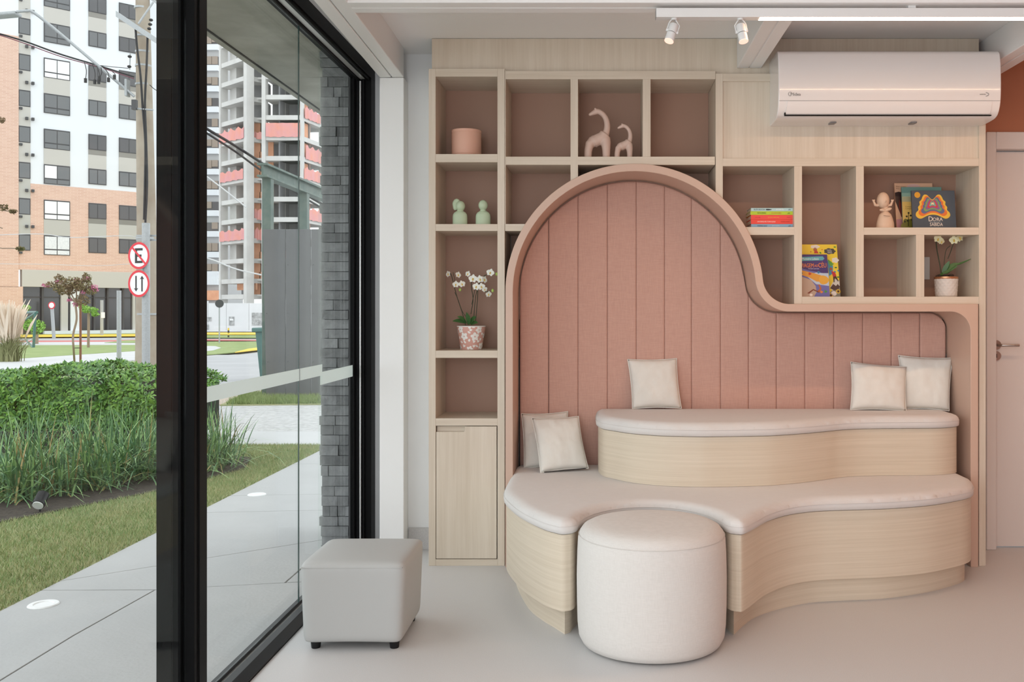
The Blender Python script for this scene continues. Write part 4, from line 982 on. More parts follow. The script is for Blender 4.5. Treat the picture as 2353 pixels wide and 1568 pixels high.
for i, (px, py, r_, fc) in enumerate(((1031, 630, 8, (-.6, -.7, 0)), (1052, 632, 8, (.7, -.7, .1)), (1048, 654, 8.5, (-.2, -1, .1)), (1061, 653, 8.5, (.4, -1, .1)), (1076, 630, 7.5, (-.5, -.9, .2)), (1087, 641, 10.5, (0, -1, .15)), (1103, 642, 9.5, (.2, -1, .1)), (1112, 643, 9, (.8, -.6, .1)), (1095, 659, 9.5, (-.2, -1, .0)), (1106, 659, 9, (.3, -1, 0)), (1113, 665, 7, (.5, -.8, -.2)), (1127, 627, 9.5, (0, -1, .2)), (1122, 676, 8, (.6, -.8, -.3)))):
    flower(q(px, py, -.022), r_*k, fc, orc, petal, (i*.7) % 1.0-.4)
for px, py in ((1057, 666), (1141, 630), (1132, 668)): MB().ell(q(px, py, -.015), 3*k, 3*k, 4*k, 10, 8).build('bud', budg, orc, smooth=80)
# cream orchid
Do = 4.68; zo = sz(682.5); k = Do/F; pc = P(2174, 0, Do); orc = thing('orchid_plant', (pc.x, Do, zo), 'cream orchid in dimpled stone-white pot with copper rim', 'plant')
ht = 47*k; mb = MB(); nn, mm_ = 96, 40; V = []
for j in range(mm_+1):
    v = j/mm_; r = (23.5+2.6*v)*k
    if v < .08: r *= .9+.1*v/.08
    for i in range(nn):
        th = 2*PI*i/nn; row = v*7; off = PI*(int(row) % 2)
        d_ = .0016*max(0, math.cos(th*16+off))*max(0, math.sin(PI*(row % 1)))
        V.append((pc.x+(r+d_)*math.cos(th), Do+(r+d_)*math.sin(th), zo+ht*v*.90))
fs = [(j*nn+i, j*nn+(i+1) % nn, (j+1)*nn+(i+1) % nn, (j+1)*nn+i) for j in range(mm_) for i in range(nn)]+[tuple(range(nn))[::-1], tuple(range(mm_*nn, mm_*nn+nn))]
MB().add(V, fs).build('pot', potgrey, orc, smooth=80)
MB().lathe([(20*k, ht*.88), (26*k, ht*.88), (26.6*k, ht*.90), (26.6*k, ht*.99), (25*k, ht), (22*k, ht*.97)], (pc.x, Do, zo), 48).build('pot_rim', copper, orc, smooth=50)
rg_ = random.Random(3)
for i in range(12): MB().ell((pc.x+rg_.uniform(-17, 17)*k, Do+rg_.uniform(-14, 10)*k, zo+ht+rg_.uniform(0, 4)*k), 6*k, 5*k, 3*k, 8, 6).build('bark_chip', bark2, orc, smooth=60)
for a, b, w_, dr_ in (((2166, 628), (2182, 600), 9, 0), ((2166, 630), (2207, 606), 10, .012), ((2184, 612), (2231, 595), 4, -.004), ((2168, 632), (2200, 612), 8, .004), ((2172, 634), (2160, 632), 8, .004), ((2160, 634), (2185, 622), 7, .002)):
    leafblade(q(*a, 0), q(*b, -.02), w_*k*.62, dr_, orchg, orc)
stem([(2163, 630, 0), (2159, 605, 0), (2153, 575, 0), (2151, 556, -.01)], .0028); stem([(2170, 625, 0), (2170, 600, 0), (2174, 575, 0), (2183, 565, 0)], .0016); stem([(2178, 595, 0), (2184, 580, 0), (2190, 562, -.01), (2196, 552, -.01)], .002)
for i, (px, py, r_, fc) in enumerate(((2156, 549, 10.5, (-.2, -.8, -.3)), (2163, 555, 8, (.3, -.8, -.5)), (2192, 552, 11, (-.3, -.9, .0)), (2204, 547, 10.5, (.4, -.9, .1)))): flower(q(px, py, -.02), r_*k, fc, orc, petaly, .4-i*.25)

# ================================================================== OUTSIDE
# ------------------------------------------------------------------ own building: slab overhang, stone pier
struct(MB().box(-1.97, -1.177, -2.5, 9.0, 2.62, 2.86).build('ceiling_overhang', concs))
struct(MB().box(-1.925, -1.915, -2.5, 9.0, 2.614, 2.621).build('trim_1', dark))
struct(MB().box(-1.285, -1.177, -2.5, YW, 2.56, 2.63).build('trim_2', M('lintel_grey', (.32, .32, .33), .6)))
ws = struct(MB().box(-1.47, -1.19, 4.99, 5.4, -.1, 2.62).build('wall_stone', plast))
MB().box(-1.335, -1.25, 4.955, 4.992, -.1, 2.62).build('plaster_strip', plast, ws)
rg_ = random.Random(11); z = -.05
while z < 2.6:
    hh = rg_.uniform(.048, .056); x = -1.482+rg_.uniform(-.010, .006); first = True
    while x < -1.337:
        w_ = rg_.choice((.04, .07, .085, .10, .15, .15)); x2 = min(-1.335, x+w_)
        if -1.335-x2 < .02: x2 = -1.335
        d_ = rg_.uniform(-.006, .008); tl = rg_.uniform(-.001, .001)
        mb = MB(); xa, xb = x+.0012, x2-.0012; ya = 4.958+d_; zt = min(z+hh-.0026, 2.62)
        c1, c2 = rg_.uniform(0, .004), rg_.uniform(0, .004)
        mb.add([(xa, ya+c1, z), (xb, ya, z+tl), (xb, 4.992, z), (xa, 4.992, z), (xa, ya, zt), (xb, ya+c2, zt), (xb, 4.992, zt), (xa, 4.992, zt)], [(3,2,1,0),(4,5,6,7),(0,1,5,4),(1,2,6,5),(2,3,7,6),(3,0,4,7)])
        mb.build('stone', slate, ws); x = x2
    # return of the course round the outer corner
    z += hh

# ------------------------------------------------------------------ ground
gr = MB(); ysn = [-6, 12, 40, 90, 180, 320]; V = []
for y in ysn: V += [(-220, y, gz(y)-.06), (60, y, gz(y)-.06)]
struct(gr.add(V, [(2*i, 2*i+1, 2*i+3, 2*i+2) for i in range(len(ysn)-1)]).build('ground', asph))
pa = thing('floor_path', (-1.9, 4, 0), kind='structure')
PE = -2.5
def slab(pts): MB().prism([(x, y, -.05) for x, y in pts], (0, 0, .045)).build('slab', conc, pa, bevel=.002)
g_ = .0035
slab([(PE, -2.5), (-2.06-g_, -2.5), (-2.03-g_, 3.6), (-1.995-g_, 4.19-g_), (PE, 4.185-g_)])
slab([(-2.06+g_, -2.5), (-1.29, -2.5), (-1.29, 4.325-g_), (-1.445, 4.30-g_), (-1.995+g_, 4.195-g_), (-2.03+g_, 3.6)])
slab([(PE, 4.185+g_), (-1.99, 4.195+g_), (-1.45-g_, 4.30+g_), (-1.45-g_, 5.15-g_), (PE, 4.325-g_)])
slab([(-1.45+g_, 4.305+g_), (-1.29, 4.33+g_), (-1.29, 5.28-g_), (-1.45+g_, 5.15-g_)])
slab([(PE, 4.325+g_), (-1.29, 5.28+g_), (-1.29, 5.90-g_), (PE, 5.78-g_)])
slab([(PE, 5.78+g_), (-1.29, 5.90+g_), (-1.29, 6.42-g_), (PE, 6.31-g_)])
slab([(PE, 6.31+g_), (-1.29, 6.42+g_), (-1.29, 7.66-g_), (PE, 7.60-g_)])
slab([(PE, 7.60+g_), (-1.29, 7.66+g_), (-1.29, 8.72), (PE, 8.70)])
def ringlight(px, py, label):
    p = G(px, py); t = thing('ground_light', p, label, 'ground light', 'recessed path lights')
    n = 40; R1, R2 = .061, .036; mb = MB()
    mb.lathe([(R2, -.012), (R1, -.012), (R1, .0), (R1-.004, .004), (R2+.004, .004), (R2, .0)], (p.x, p.y, -.003), 40); mb.build('trim_ring', M('white_enamel_ring', (.82, .82, .82), .4), t, smooth=35)
    MB().lathe([(0, -.004), (R2, -.004), (R2, -.002), (0, -.001)], (p.x, p.y, -.003), 24).build('lens', M('grey_lens', (.42, .42, .42), .2), t, smooth=50)
ringlight(100, 1388, 'white ring ground light in the near path by the mullion')
ringlight(590, 1136, 'white ring ground light farther down the path')

LB = [(-5.6, 1.5), (-4.5, 3.5), (-3.53, 5.5), (-3.05, 6.46), (-2.80, 7.35), (-2.95, 7.9), (-4.0, 8.4)]     # edge of the planting bed
def gpoly(name, pts, mat, z, th=.03): return struct(poly_sheet(name, pts, mat, z, th))
gpoly('ground_lawn', [(PE, -2.5), (PE, 8.70)]+[(-6.5, 8.70), (-6.5, -2.5)], lawnbase, -.012)
gpoly('ground_bed', LB+[(-9, 8.6), (-9, 1.5)], soil, .004)
def inside(poly, pts):
    ins = np.zeros(len(pts), bool); j = len(poly)-1
    for i in range(len(poly)):
        xi, yi = poly[i]; xj, yj = poly[j]
        c = ((yi > pts[:, 1]) != (yj > pts[:, 1])) & (pts[:, 0] < (xj-xi)*(pts[:, 1]-yi)/(yj-yi+1e-12)+xi); ins ^= c; j = i
    return ins
def blades(name, poly, count, h0, h1, w, mats, lean=.6, zoff=0.0, kind='stuff', label=None, cat=None):
    A = np.array(poly); lo, hi = A.min(0), A.max(0); pts = np.zeros((0, 2))
    while len(pts) < count:
        c = RNG.uniform(lo, hi, (count*2, 2)); pts = np.concatenate([pts, c[inside(poly, c)]])
    pts = pts[:count]; n = len(pts); h = RNG.uniform(h0, h1, n); a = RNG.uniform(0, 2*PI, n); la = RNG.uniform(0, 2*PI, n); ll = RNG.uniform(.1, lean, n)*h
    z = np.array([gz(y) for y in pts[:, 1]])+zoff
    dx, dy = np.cos(a)*w/2, np.sin(a)*w/2
    v0 = np.stack([pts[:, 0]-dx, pts[:, 1]-dy, z-.004], 1); v1 = np.stack([pts[:, 0]+dx, pts[:, 1]+dy, z-.004], 1)
    v2 = np.stack([pts[:, 0]+np.cos(la)*ll, pts[:, 1]+np.sin(la)*ll, z+h], 1)
    V = np.stack([v0, v1, v2], 1).reshape(-1, 3); T = np.arange(3*n).reshape(-1, 3)
    o = np_mesh(name, V, T, mats, midx=RNG.integers(0, len(mats), n) if len(mats) > 1 else None)
    return tag(o, label, cat, kind=kind)
lawnpoly = [(PE-.002, 1.5), (PE-.002, 8.70), (-4.2, 8.70)]+LB[::-1]
g2 = leafmat('lawn_straw', (.52, .46, .26), (.40, .40, .18), 4, .8); g3 = leafmat('lawn_dark', (.16, .26, .08), (.22, .32, .11), 4, .7)
blades('lawn_grass', lawnpoly, 150000, .010, .030, .0042, [grassm, grassm, g2, g3], 1.3, -.006, label='short mown lawn between the concrete path and the planting bed', cat='grass')

# farther ground patches (read left to right, near to far)
def gp(*a): 
    q_ = G(*a); return (q_.x, q_.y)
gpoly('ground_pavement', [(-7, 8.72), (-.3, 8.72), (-.3, 9.67), (-7, 9.67)], palec, -.008)
gpoly('ground_cobbles', [(-9, 9.67), (-.3, 9.67), (-.3, 12.7), (-9, 12.6)], cobble, -.010)
gpoly('ground_verge', [gp(505, 931), gp(760, 929), gp(760, 903), gp(560, 905)], lawnbase, .0)
blades('verge_grass', [gp(520, 930), gp(760, 928), gp(760, 903), gp(565, 906)], 9000, .03, .09, .012, [farlawn], .7, .0, label='bright grass verge at the foot of the grey sheet screen', cat='grass')
gpoly('ground_sand', [gp(455, 926), gp(520, 930), gp(560, 906), gp(600, 900), gp(600, 884), gp(455, 906)], sand, -.004)
gpoly('ground_street', [(-40, 15.5), (-3, 15.3), (-3, 31), (-60, 31)], asph, -.02)
gpoly('ground_island', [gp(455, 818), gp(560, 809), gp(610, 800), gp(610, 786), gp(455, 786)], farlawn, .02)
gpoly('ground_island_kerb', [gp(540, 812), gp(610, 804), gp(610, 799), gp(570, 804)], yellow, .04)
gpoly('ground_island_path', [gp(455, 811), gp(490, 807), gp(508, 801), gp(495, 797), gp(455, 796)], palec, .025)
gpoly('ground_cycle_lane', [gp(455, 783), gp(610, 783.5), gp(610, 782), gp(455, 780.6)], redl, .02)
gpoly('ground_far_verge', [gp(455, 776.5), gp(612, 777), gp(612, 771), gp(455, 771)], farlawn, .02)
gpoly('ground_far_kerb', [gp(455, 769.5), gp(612, 769.5), gp(612, 765), gp(455, 765)], yellow, .03)
gpoly('ground_far_pavement', [gp(455, 763), gp(640, 763), gp(640, 757), gp(455, 757)], palec, .03)
# left pane
gpoly('ground_side_verge', [gp(-60, 873), gp(380, 872), gp(380, 826), gp(200, 838), gp(-60, 862)], farlawn, .0)
gpoly('ground_side_corner', [gp(255, 870), gp(385, 872), gp(385, 838), gp(320, 840)], palec, .012)
gpoly('ground_side_path', [gp(-60, 862), gp(200, 838), gp(385, 822), gp(385, 800), gp(200, 815), gp(-60, 832)], palec, .01)
gpoly('ground_side_lawn', [gp(-60, 832), gp(200, 815), gp(385, 803), gp(385, 794), gp(60, 793), gp(-60, 800)], farlawn, .02)
gpoly('ground_side_pavement', [gp(-60, 795), gp(385, 794), gp(385, 786), gp(-60, 786)], palec, .03)
gpoly('ground_side_cycle_lane', [gp(-60, 789), gp(240, 787), gp(385, 784), gp(385, 781.5), gp(240, 784), gp(-60, 785)], redl, .04)
gpoly('ground_side_lawn_far', [gp(240, 790), gp(385, 790), gp(385, 783.5), gp(290, 784.5)], farlawn, .05)
gpoly('ground_side_kerb', [gp(-60, 777), gp(385, 773.5), gp(385, 769), gp(-60, 772)], yellow, .05)
gpoly('ground_side_far_verge', [gp(-60, 772), gp(385, 769), gp(385, 765.5), gp(-60, 767)], farlawn, .06)

# ------------------------------------------------------------------ hedge and strap-leaf clumps
hd_ = thing('hedge', (-4.9, 8.2, 0), 'dense clipped green hedge behind the strap-leaved plants', 'hedge')
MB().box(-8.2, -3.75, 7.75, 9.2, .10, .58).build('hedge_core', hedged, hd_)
mb = MB(); mb.box(-8.3, -3.70, 7.58, 7.62, 0, .26); mb.build('timber_edging', M('dark_timber', (.03, .026, .022), .8), hd_)
def hedge_leaves():
    n = 5200; V = []; T = []
    us = RNG.uniform(0, 1, (n, 4))
    for i in range(n):
        x = -8.3+4.65*us[i, 0]; f = us[i, 1]
        edge_r = max(0, (x+4.05)/.40)
        top = .66-.10*max(0, edge_r)**2-.04*math.sin(x*3.1)+.03*math.sin(x*7.7)
        if f < .52: y = 7.72+us[i, 2]*1.5; zz = top+.05*noise.noise(Vector((x*3, y*3, 0)))-.10*max(0, (7.95-y)/.25)**2; nrm = Vector((0, -.25, 1))
        else: y = 7.66+.06*us[i, 3]; zz = .27+us[i, 2]*(top-.31); y += .10*((zz-.18)/.45)**3; nrm = Vector((0, -1, .45))
        y += .06*noise.noise(Vector((x*4, zz*5, 3))); c = Vector((x, y, zz))
        nrm = (nrm+Vector(RNG.normal(0, .35, 3))).normalized(); a = nrm.cross(Vector((1, .2, 0))).normalized(); b = nrm.cross(a)
        k = int(RNG.integers(5, 8)); ph = RNG.uniform(0, 6.3); L = RNG.uniform(.045, .065)
        for j in range(k):
            an = ph+2*PI*j/k; d_ = a*math.cos(an)+b*math.sin(an); sd = nrm.cross(d_); lift = RNG.uniform(.25, .75); tip = c+d_*(L)+nrm*(L*lift); mid = c+d_*(L*.55)+nrm*(L*lift*.7)
            o = len(V); w_ = L*.21
            V += [c, mid+sd*w_+nrm*.004, mid-sd*w_+nrm*.004, tip]; T += [(o, o+1, o+2), (o+1, o+3, o+2)]
    o = np_mesh('foliage', np.array(V), np.array(T), [hedgem, leafmat('hedge_leaf_deep', (.05, .14, .028), (.10, .23, .05), 6, .3)], hd_, midx=RNG.integers(0, 2, len(T)//2).repeat(2)); o['kind'] = 'stuff'
hedge_leaves()
def clump(px, py, D, h, n, label, spread=.95, seed=0):
    base = Vector(((px-CX)/F*D, D, 0)); t = thing('strap_leaf_plant', base, label, 'plant', 'strap-leaved bedding plants')
    rg = np.random.default_rng(100+seed); V = []; T = []; MI = []
    for i in range(n):
        a = rg.uniform(0, 2*PI); L = h*.9*rg.uniform(.65, 1.2); out = rg.uniform(.08, spread); b0 = base+Vector((rg.normal(0, .07), rg.normal(0, .07), 0)); w_ = rg.uniform(.0038, .0075)
        d_ = Vector((math.cos(a), math.sin(a), 0)); sd = Vector((-d_.y, d_.x, 0)); m = 6; dry = rg.uniform() < .07; o = len(V)
        up = math.sqrt(max(.05, 1-out*out)); bend = rg.uniform(.25, .95)*out
        for k in range(m+1):
            s_ = k/m; p = b0+d_*(L*out*s_*(1+.25*s_))+Vector((0, 0, L*(up*s_-bend*s_*s_*s_))); ww = w_*(1-s_**2.2)+.0004
            V += [p-sd*ww+d_*.0, p+sd*ww]
        for k in range(m): T.append((o+2*k, o+2*k+1, o+2*k+3, o+2*k+2)); MI.append(2 if dry else int(rg.integers(0, 2)))
    f_ = np_mesh('blades', np.array(V), np.array(T), [lilym, leafmat('strap_leaf_b', (.06, .15, .065), (.14, .27, .12), 7, .35) if 'strap_leaf_b' not in MATS else MATS['strap_leaf_b'], lilyd], t, smooth=True, midx=MI); f_['kind'] = 'stuff'
    return t
cl = [(40, 6.15, .62, 'strap-leaved clump nearest the left edge of the view'), (130, 6.35, .55, 'strap-leaved clump behind the small spike lamp'), (225, 6.55, .64, 'strap-leaved clump left of the view centre, with upright blades'), (310, 6.9, .60, 'strap-leaved clump beside the window mullion, pane side'), (395, 7.0, .55, 'strap-leaved clump mostly hidden by the window mullion'), (500, 7.55, .62, 'strap-leaved clump seen alone through the fixed pane'), (470, 7.3, .55, 'strap-leaved clump just right of the mullion, leaning out'),
      (80, 6.95, .66, 'second-row strap-leaved clump in front of the dark edging'), (190, 7.1, .66, 'second-row strap-leaved clump under the hedge middle'), (285, 7.3, .62, 'second-row strap-leaved clump under the hedge right half'), (355, 7.45, .62, 'strap-leaved clump at the right foot of the hedge'), (-40, 6.6, .6, 'strap-leaved clump cut by the left picture edge')]
for i, (px, D, h, lab) in enumerate(cl): clump(px, 0, D, h, 150, lab, seed=i)
p = G(92, 1178); t = thing('spike_lamp', p, 'small black spike garden lamp with white lens among the clumps', 'garden lamp')
MB().tube([p, p+Vector((0, 0, .06))], .006, 8).build('spike', black2, t); MB().tube([p+Vector((-.01, .05, .10)), p+Vector((0, -.02, .05))], .036, 18).build('head', black2, t, smooth=50)
MB().tube([p+Vector((0, -.021, .0495)), p+Vector((.0005, -.026, .046))], .031, 18).build('lens', M('lamp_lens', (.8, .82, .82), .3), t, smooth=50)

# ------------------------------------------------------------------ grey sheet screen, green frame, bin
Ds = 13.5; xs0 = P(603, 0, Ds).x; zt = P(0, 527, Ds).z; zg = gz(Ds)-.02
sc_ = thing('sheet_screen', (-4.5, Ds, zg), 'tall dark grey sheet-metal screen behind the stone pier', 'screen')
edges = [xs0, P(656, 0, Ds).x, P(714, 0, Ds).x, P(790, 0, Ds).x]
for i in range(3):
    a, b = edges[i]+.004, edges[i+1]-.004; dl = .055 if i == 0 else 0
    MB().add([(a+dl, Ds, zg), (b, Ds, zg), (b, Ds+.03, zg), (a+dl, Ds+.03, zg), (a, Ds, zt), (b, Ds, zt), (b, Ds+.03, zt), (a, Ds+.03, zt)], [(3,2,1,0),(4,5,6,7),(0,1,5,4),(1,2,6,5),(2,3,7,6),(3,0,4,7)]).build('sheet', sheetm, sc_, bevel=.004)
    for zz in (.5, 1.2, 1.9): MB().ell((a+.03+dl*(1-zz/2.4), Ds-.004, zz), .008, .006, .008, 8, 6).build('rivet', sheetm, sc_)
gf = thing('steel_frame', (-4.85, 14.4, 0), 'faded green steel posts and beam rising above the grey screen', 'frame')
zbm = P(0, 378, 13.6).z
for D in (13.62, 15.3): MB().box(-4.93, -4.80, D, D+.13, gz(D)-.02, zbm-.16).build('post', greenpaint, gf, bevel=.005)
mb = MB(); mb.box(-4.94, -4.79, 13.45, 17.0, zbm-.03, zbm); mb.box(-4.94, -4.79, 13.45, 17.0, zbm-.20, zbm-.17); mb.box(-4.88, -4.85, 13.46, 16.99, zbm-.18, zbm-.02)
mb.build('beam', greenpaint, gf)
bn = thing('wheelie_bin', P(602, 0, 17.5)*1, 'dark teal wheeled rubbish bin half hidden by the grey screen', 'bin'); bn.location.z = gz(17.5); WL[bn.name].z = gz(17.5)
bx0, bx1 = P(590, 0, 17.5).x, P(590, 0, 17.5).x+.55; zz = gz(17.5)
MB().add([(bx0+.06, 17.5, zz+.03), (bx1-.06, 17.5, zz+.03), (bx1-.06, 17.95, zz+.03), (bx0+.06, 17.95, zz+.03), (bx0, 17.42, zz+.90), (bx1, 17.42, zz+.90), (bx1, 18.05, zz+.90), (bx0, 18.05, zz+.90)], [(3,2,1,0),(4,5,6,7),(0,1,5,4),(1,2,6,5),(2,3,7,6),(3,0,4,7)]).build('body', tealp, bn, bevel=.01)
MB().box(bx0-.05, bx1+.04, 17.36, 18.10, zz+.90, zz+.98).build('lid', tealp, bn, bevel=.02)
MB().box(bx0+.10, bx0+.14, 17.44, 17.48, zz+.1, zz+.85).build('rib', tealp, bn)
for x in (bx0+.10, bx1-.10): MB().tube([(x-.03, 17.9, zz+.06), (x+.03, 17.9, zz+.06)], .07, 16).build('wheel', black2, bn, smooth=40)

# ------------------------------------------------------------------ utility pole, signs, street lamp, wires
Dp = 18.0; pb = P(336, 0, Dp); pz = gz(Dp); kp = Dp/F
up_ = thing('utility_pole', (pb.x, Dp, pz), 'weathered concrete utility pole with steel bands and crossarm', 'utility pole')
ztop = P(0, -40, Dp).z
MB().tube([(pb.x, Dp, pz), (P(337, 0, Dp).x, Dp, P(0, 540, Dp).z), (P(327, 0, Dp).x, Dp, ztop)], [24*kp, 21*kp, 14.5*kp], 20).build('shaft', polec, up_, smooth=50)
for py, px, r_ in ((19, 326, 16.5), (120, 329, 17), (152, 329.5, 17.5), (195, 330, 18), (84, 328, 17), (722, 338, 23.5), (548, 336, 22)):
    q_ = P(px, py, Dp); MB().tube([(q_.x, Dp, q_.z-2.2*kp), (q_.x, Dp, q_.z+2.2*kp)], r_*kp, 20).build('steel_band', galv, up_, smooth=50)
a, b = P(266, 38, Dp-.45), P(374, 110, Dp-.45)
d_ = (b-a); hv = Vector((0, 0, 13*kp)); MB().obox(a, d_, Vector((0, .10, 0)), hv).build('crossarm', galv, up_)
MB().obox(P(338, -6, Dp), P(372, 18, Dp)-P(338, -6, Dp), Vector((0, .1, 0)), Vector((0, 0, 9*kp))).build('crossarm', galv, up_)
MB().tube([P(318, 55, Dp-.4), P(352, 5, Dp-.3)], 2.2*kp, 8).build('brace', galv, up_)
for px, py in ((298, 130), (297, 153), (347, 46), (345, 56), (343, 66)): MB().ell(P(px, py, Dp-.3), 4.5*kp, 4.5*kp, 3.2*kp, 12, 8).build('insulator', signk, up_, smooth=60)
MB().tube([P(299, 123, Dp-.2), P(298, 160, Dp-.2)], 1.2*kp, 6).build('insulator_rod', galv, up_)
MB().box(P(327, 0, Dp).x, P(337, 0, Dp).x, Dp-.42, Dp-.34, P(0, 262, Dp).z, P(0, 240, Dp).z).build('junction_box', wframe, up_)
MB().tube([P(306, 249, Dp-.36), P(352, 253, Dp-.36)], 2.2*kp, 8).build('small_bracket', galv, up_)
for pts in ([(311, 60), (315, 110), (323, 175), (328, 250), (334, 330), (333, 420), (331, 505)], [(339, 85), (337, 150), (333, 235), (335, 300), (338, 420), (334, 512)]):
    MB().tube(crom([P(a_, b_, Dp-.36) for a_, b_ in pts], 4), 2.4*kp, 7).build('riser_cable', cable, up_, smooth=60)
sl = thing('street_lamp', P(308, 225, Dp-.2), 'grey street lamp arm reaching left from the utility pole', 'street lamp')
MB().tube(crom([P(309, 222, Dp-.2), P(215, 142, Dp-.5), P(120, 62, Dp-.8), P(76, 28, Dp-.95), P(62, 25, Dp-1.0), P(38, 27, Dp-1.05)], 5), 3.2*kp, 10).build('arm', galv, sl, smooth=60)
MB().obox(P(34, 32, Dp-1.1), P(-22, 37, Dp-1.3)-P(34, 32, Dp-1.1), Vector((0, .22, 0)), Vector((0, 0, 8*kp))).build('lamp_head', galv, sl, bevel=.02)
MB().box(P(304, 0, Dp).x, P(309, 0, Dp).x, Dp-.3, Dp-.16, P(0, 228, Dp).z, P(0, 190, Dp).z).build('wall_bracket', galv, sl)
def wire(pts, r, mat, label, D0=17.6, D1=None, name='overhead_wire'):
    D1 = D1 or D0; n_ = len(pts); pp_ = [P(a_, b_, D0+(D1-D0)*i/(n_-1)) for i, (a_, b_) in enumerate(pts)]
    c_ = crom(pp_, 6); o = MB().tube(c_, r, 6).build(name, mat, None, smooth=60); tag(o, label, 'cable', 'overhead wires')
wire([(-30, 70), (0, 78), (60, 96), (140, 125), (230, 152), (308, 177)], 1.9*kp, cable, 'thick black overhead cable sagging to the pole', 17.2, 17.75)
wire([(-30, 73), (0, 81), (60, 101), (140, 130), (230, 155), (308, 181)], 1.0*kp, cabler, 'maroon overhead wire twisted along the thick black cable', 17.15, 17.7)
wire([(225, 150), (262, 154), (296, 157)], .7*kp, cable, 'short black wire between cable and lower insulator', 17.6, 17.7)
wire([(-30, 541), (95, 538), (160, 546), (282, 542), (312, 545)], .9*kp, cablew, 'pale overhead wire crossing the brick storeys', 17.9)
wire([(-30, 606), (110, 608), (220, 611), (312, 606)], .6*kp, cablew, 'thin pale wire below the brick windows', 17.95)
wire([(344, 195), (355, 205), (372, 214)], .9*kp, cable, 'short dark cable leaving the pole towards the mullion', 17.8)
wire([(440, 272), (475, 296), (540, 335), (612, 382), (700, 445), (760, 480)], .034, cable, 'upper dark wire seen through the fixed pane', 22, 26)
wire([(440, 282), (475, 306), (540, 348), (612, 400), (700, 455), (760, 490)], .026, cable, 'lower dark wire seen through the fixed pane', 22, 26)
wire([(440, 585), (490, 598), (540, 618), (600, 632)], .022, cablew, 'pale sagging wire in front of the unfinished building', 24)
wire([(470, 402), (520, 440), (565, 476)], .02, cablew, 'pale slanting wire in front of the unfinished building', 24)
# splice cluster hanging from the cable
cs = thing('cable_splices', P(235, 170, 17.4), 'cluster of dark cable splices hanging below the overhead cable', 'cable fittings')
rg_ = random.Random(5)
for i, px in enumerate((193, 212, 222, 232, 242, 258)):
    a_ = P(px, 140+(px-193)*.38, 17.42); b_ = P(px-4+rg_.uniform(0, 12), 172+rg_.uniform(0, 16), 17.42)
    if px == 258: b_ = P(263, 176, 17.42)
    MB().tube(crom([a_, a_.lerp(b_, .5)+Vector((.03, 0, 0)), b_], 3), .8*kp, 6).build('drop_wire', cable, cs)
    MB().tube([b_+Vector((0, 0, .03)), b_-Vector((0, 0, .05))], 3.2*kp, 10).build('splice', signk, cs, smooth=50)
# sign post and two signs
Dg = 16.6; kg = Dg/F; xg = P(335.5, 0, Dg).x
sp_ = thing('sign_post', (xg, Dg, gz(Dg)), 'galvanised steel signpost in front of the utility pole', 'post')
MB().tube([(xg, Dg, gz(Dg)), (xg, Dg, P(0, 513, Dg).z)], 8.6*kg, 18).build('tube', galv, sp_, smooth=50)
for py in (541, 551): MB().box(P(308, 0, Dg).x, P(360, 0, Dg).x, Dg+.075, Dg+.11, P(0, py+2, Dg).z, P(0, py-2, Dg).z).build('clamp', galv, sp_)
nrm = Vector((-.323, -.945, 0)).normalized(); su = Vector((0, 0, 1)); sr = nrm.cross(su)*-1
sr = Vector((-nrm.y, nrm.x, 0)).normalized()
if sr.x < 0: sr = -sr
def sign(py, name, label, draw):
    c = P(329.5, py, Dg)+nrm*.10; R_ = 31*kg; t = thing(name, c, label, 'traffic sign', 'round red-rimmed traffic signs')
    def dsc(r, w0, w1, mat, nm):
        n_ = 40; return MB().prism([c+sr*(r*math.cos(2*PI*j/n_))+su*(r*math.sin(2*PI*j/n_))+nrm*w0 for j in range(n_)], nrm*(w1-w0)).build(nm, mat, t)
    dsc(R_, -.008, 0, galv, 'plate'); 
    n_ = 40; mb = MB()
    V = [c+sr*(r*math.cos(2*PI*j/n_))+su*(r*math.sin(2*PI*j/n_))+nrm*w_ for r, w_ in ((R_, .001), (R_, .005), (R_*.83, .005), (R_*.83, .001)) for j in range(n_)]
    mb.add(V, [(i*n_+j, i*n_+(j+1) % n_, (i+1)*n_+(j+1) % n_, (i+1)*n_+j) for i in range(3) for j in range(n_)]); mb.build('red_rim', signr, t)
    dsc(R_*.84, .0005, .0025, signw, 'white_face')
    draw(t, c, R_)
def bar(t, c, pts, w0, w1, mat, nm): MB().prism([c+sr*a_+su*b_+nrm*w0 for a_, b_ in pts], nrm*(w1-w0)).build(nm, mat, t)
def draw_e(t, c, R_):
    w_ = R_*.36; h_ = R_*.55; s_ = R_*.17
    bar(t, c, [(-w_, -h_), (w_, -h_), (w_, -h_+s_), (-w_+s_*1.2, -h_+s_), (-w_+s_*1.2, -s_/2), (w_*.7, -s_/2), (w_*.7, s_/2), (-w_+s_*1.2, s_/2), (-w_+s_*1.2, h_-s_), (w_, h_-s_), (w_, h_), (-w_, h_)], .003, .0045, signk, 'letter_e')
    u_ = Vector((1, -1)).normalized(); v_ = Vector((1, 1)).normalized(); a_ = R_*.88; b_ = R_*.075
    bar(t, c, [(u_.x*-a_+v_.x*-b_, u_.y*-a_+v_.y*-b_), (u_.x*a_-v_.x*b_, u_.y*a_-v_.y*b_), (u_.x*a_+v_.x*b_, u_.y*a_+v_.y*b_), (u_.x*-a_+v_.x*b_, u_.y*-a_+v_.y*b_)], .005, .0065, signr, 'red_slash')
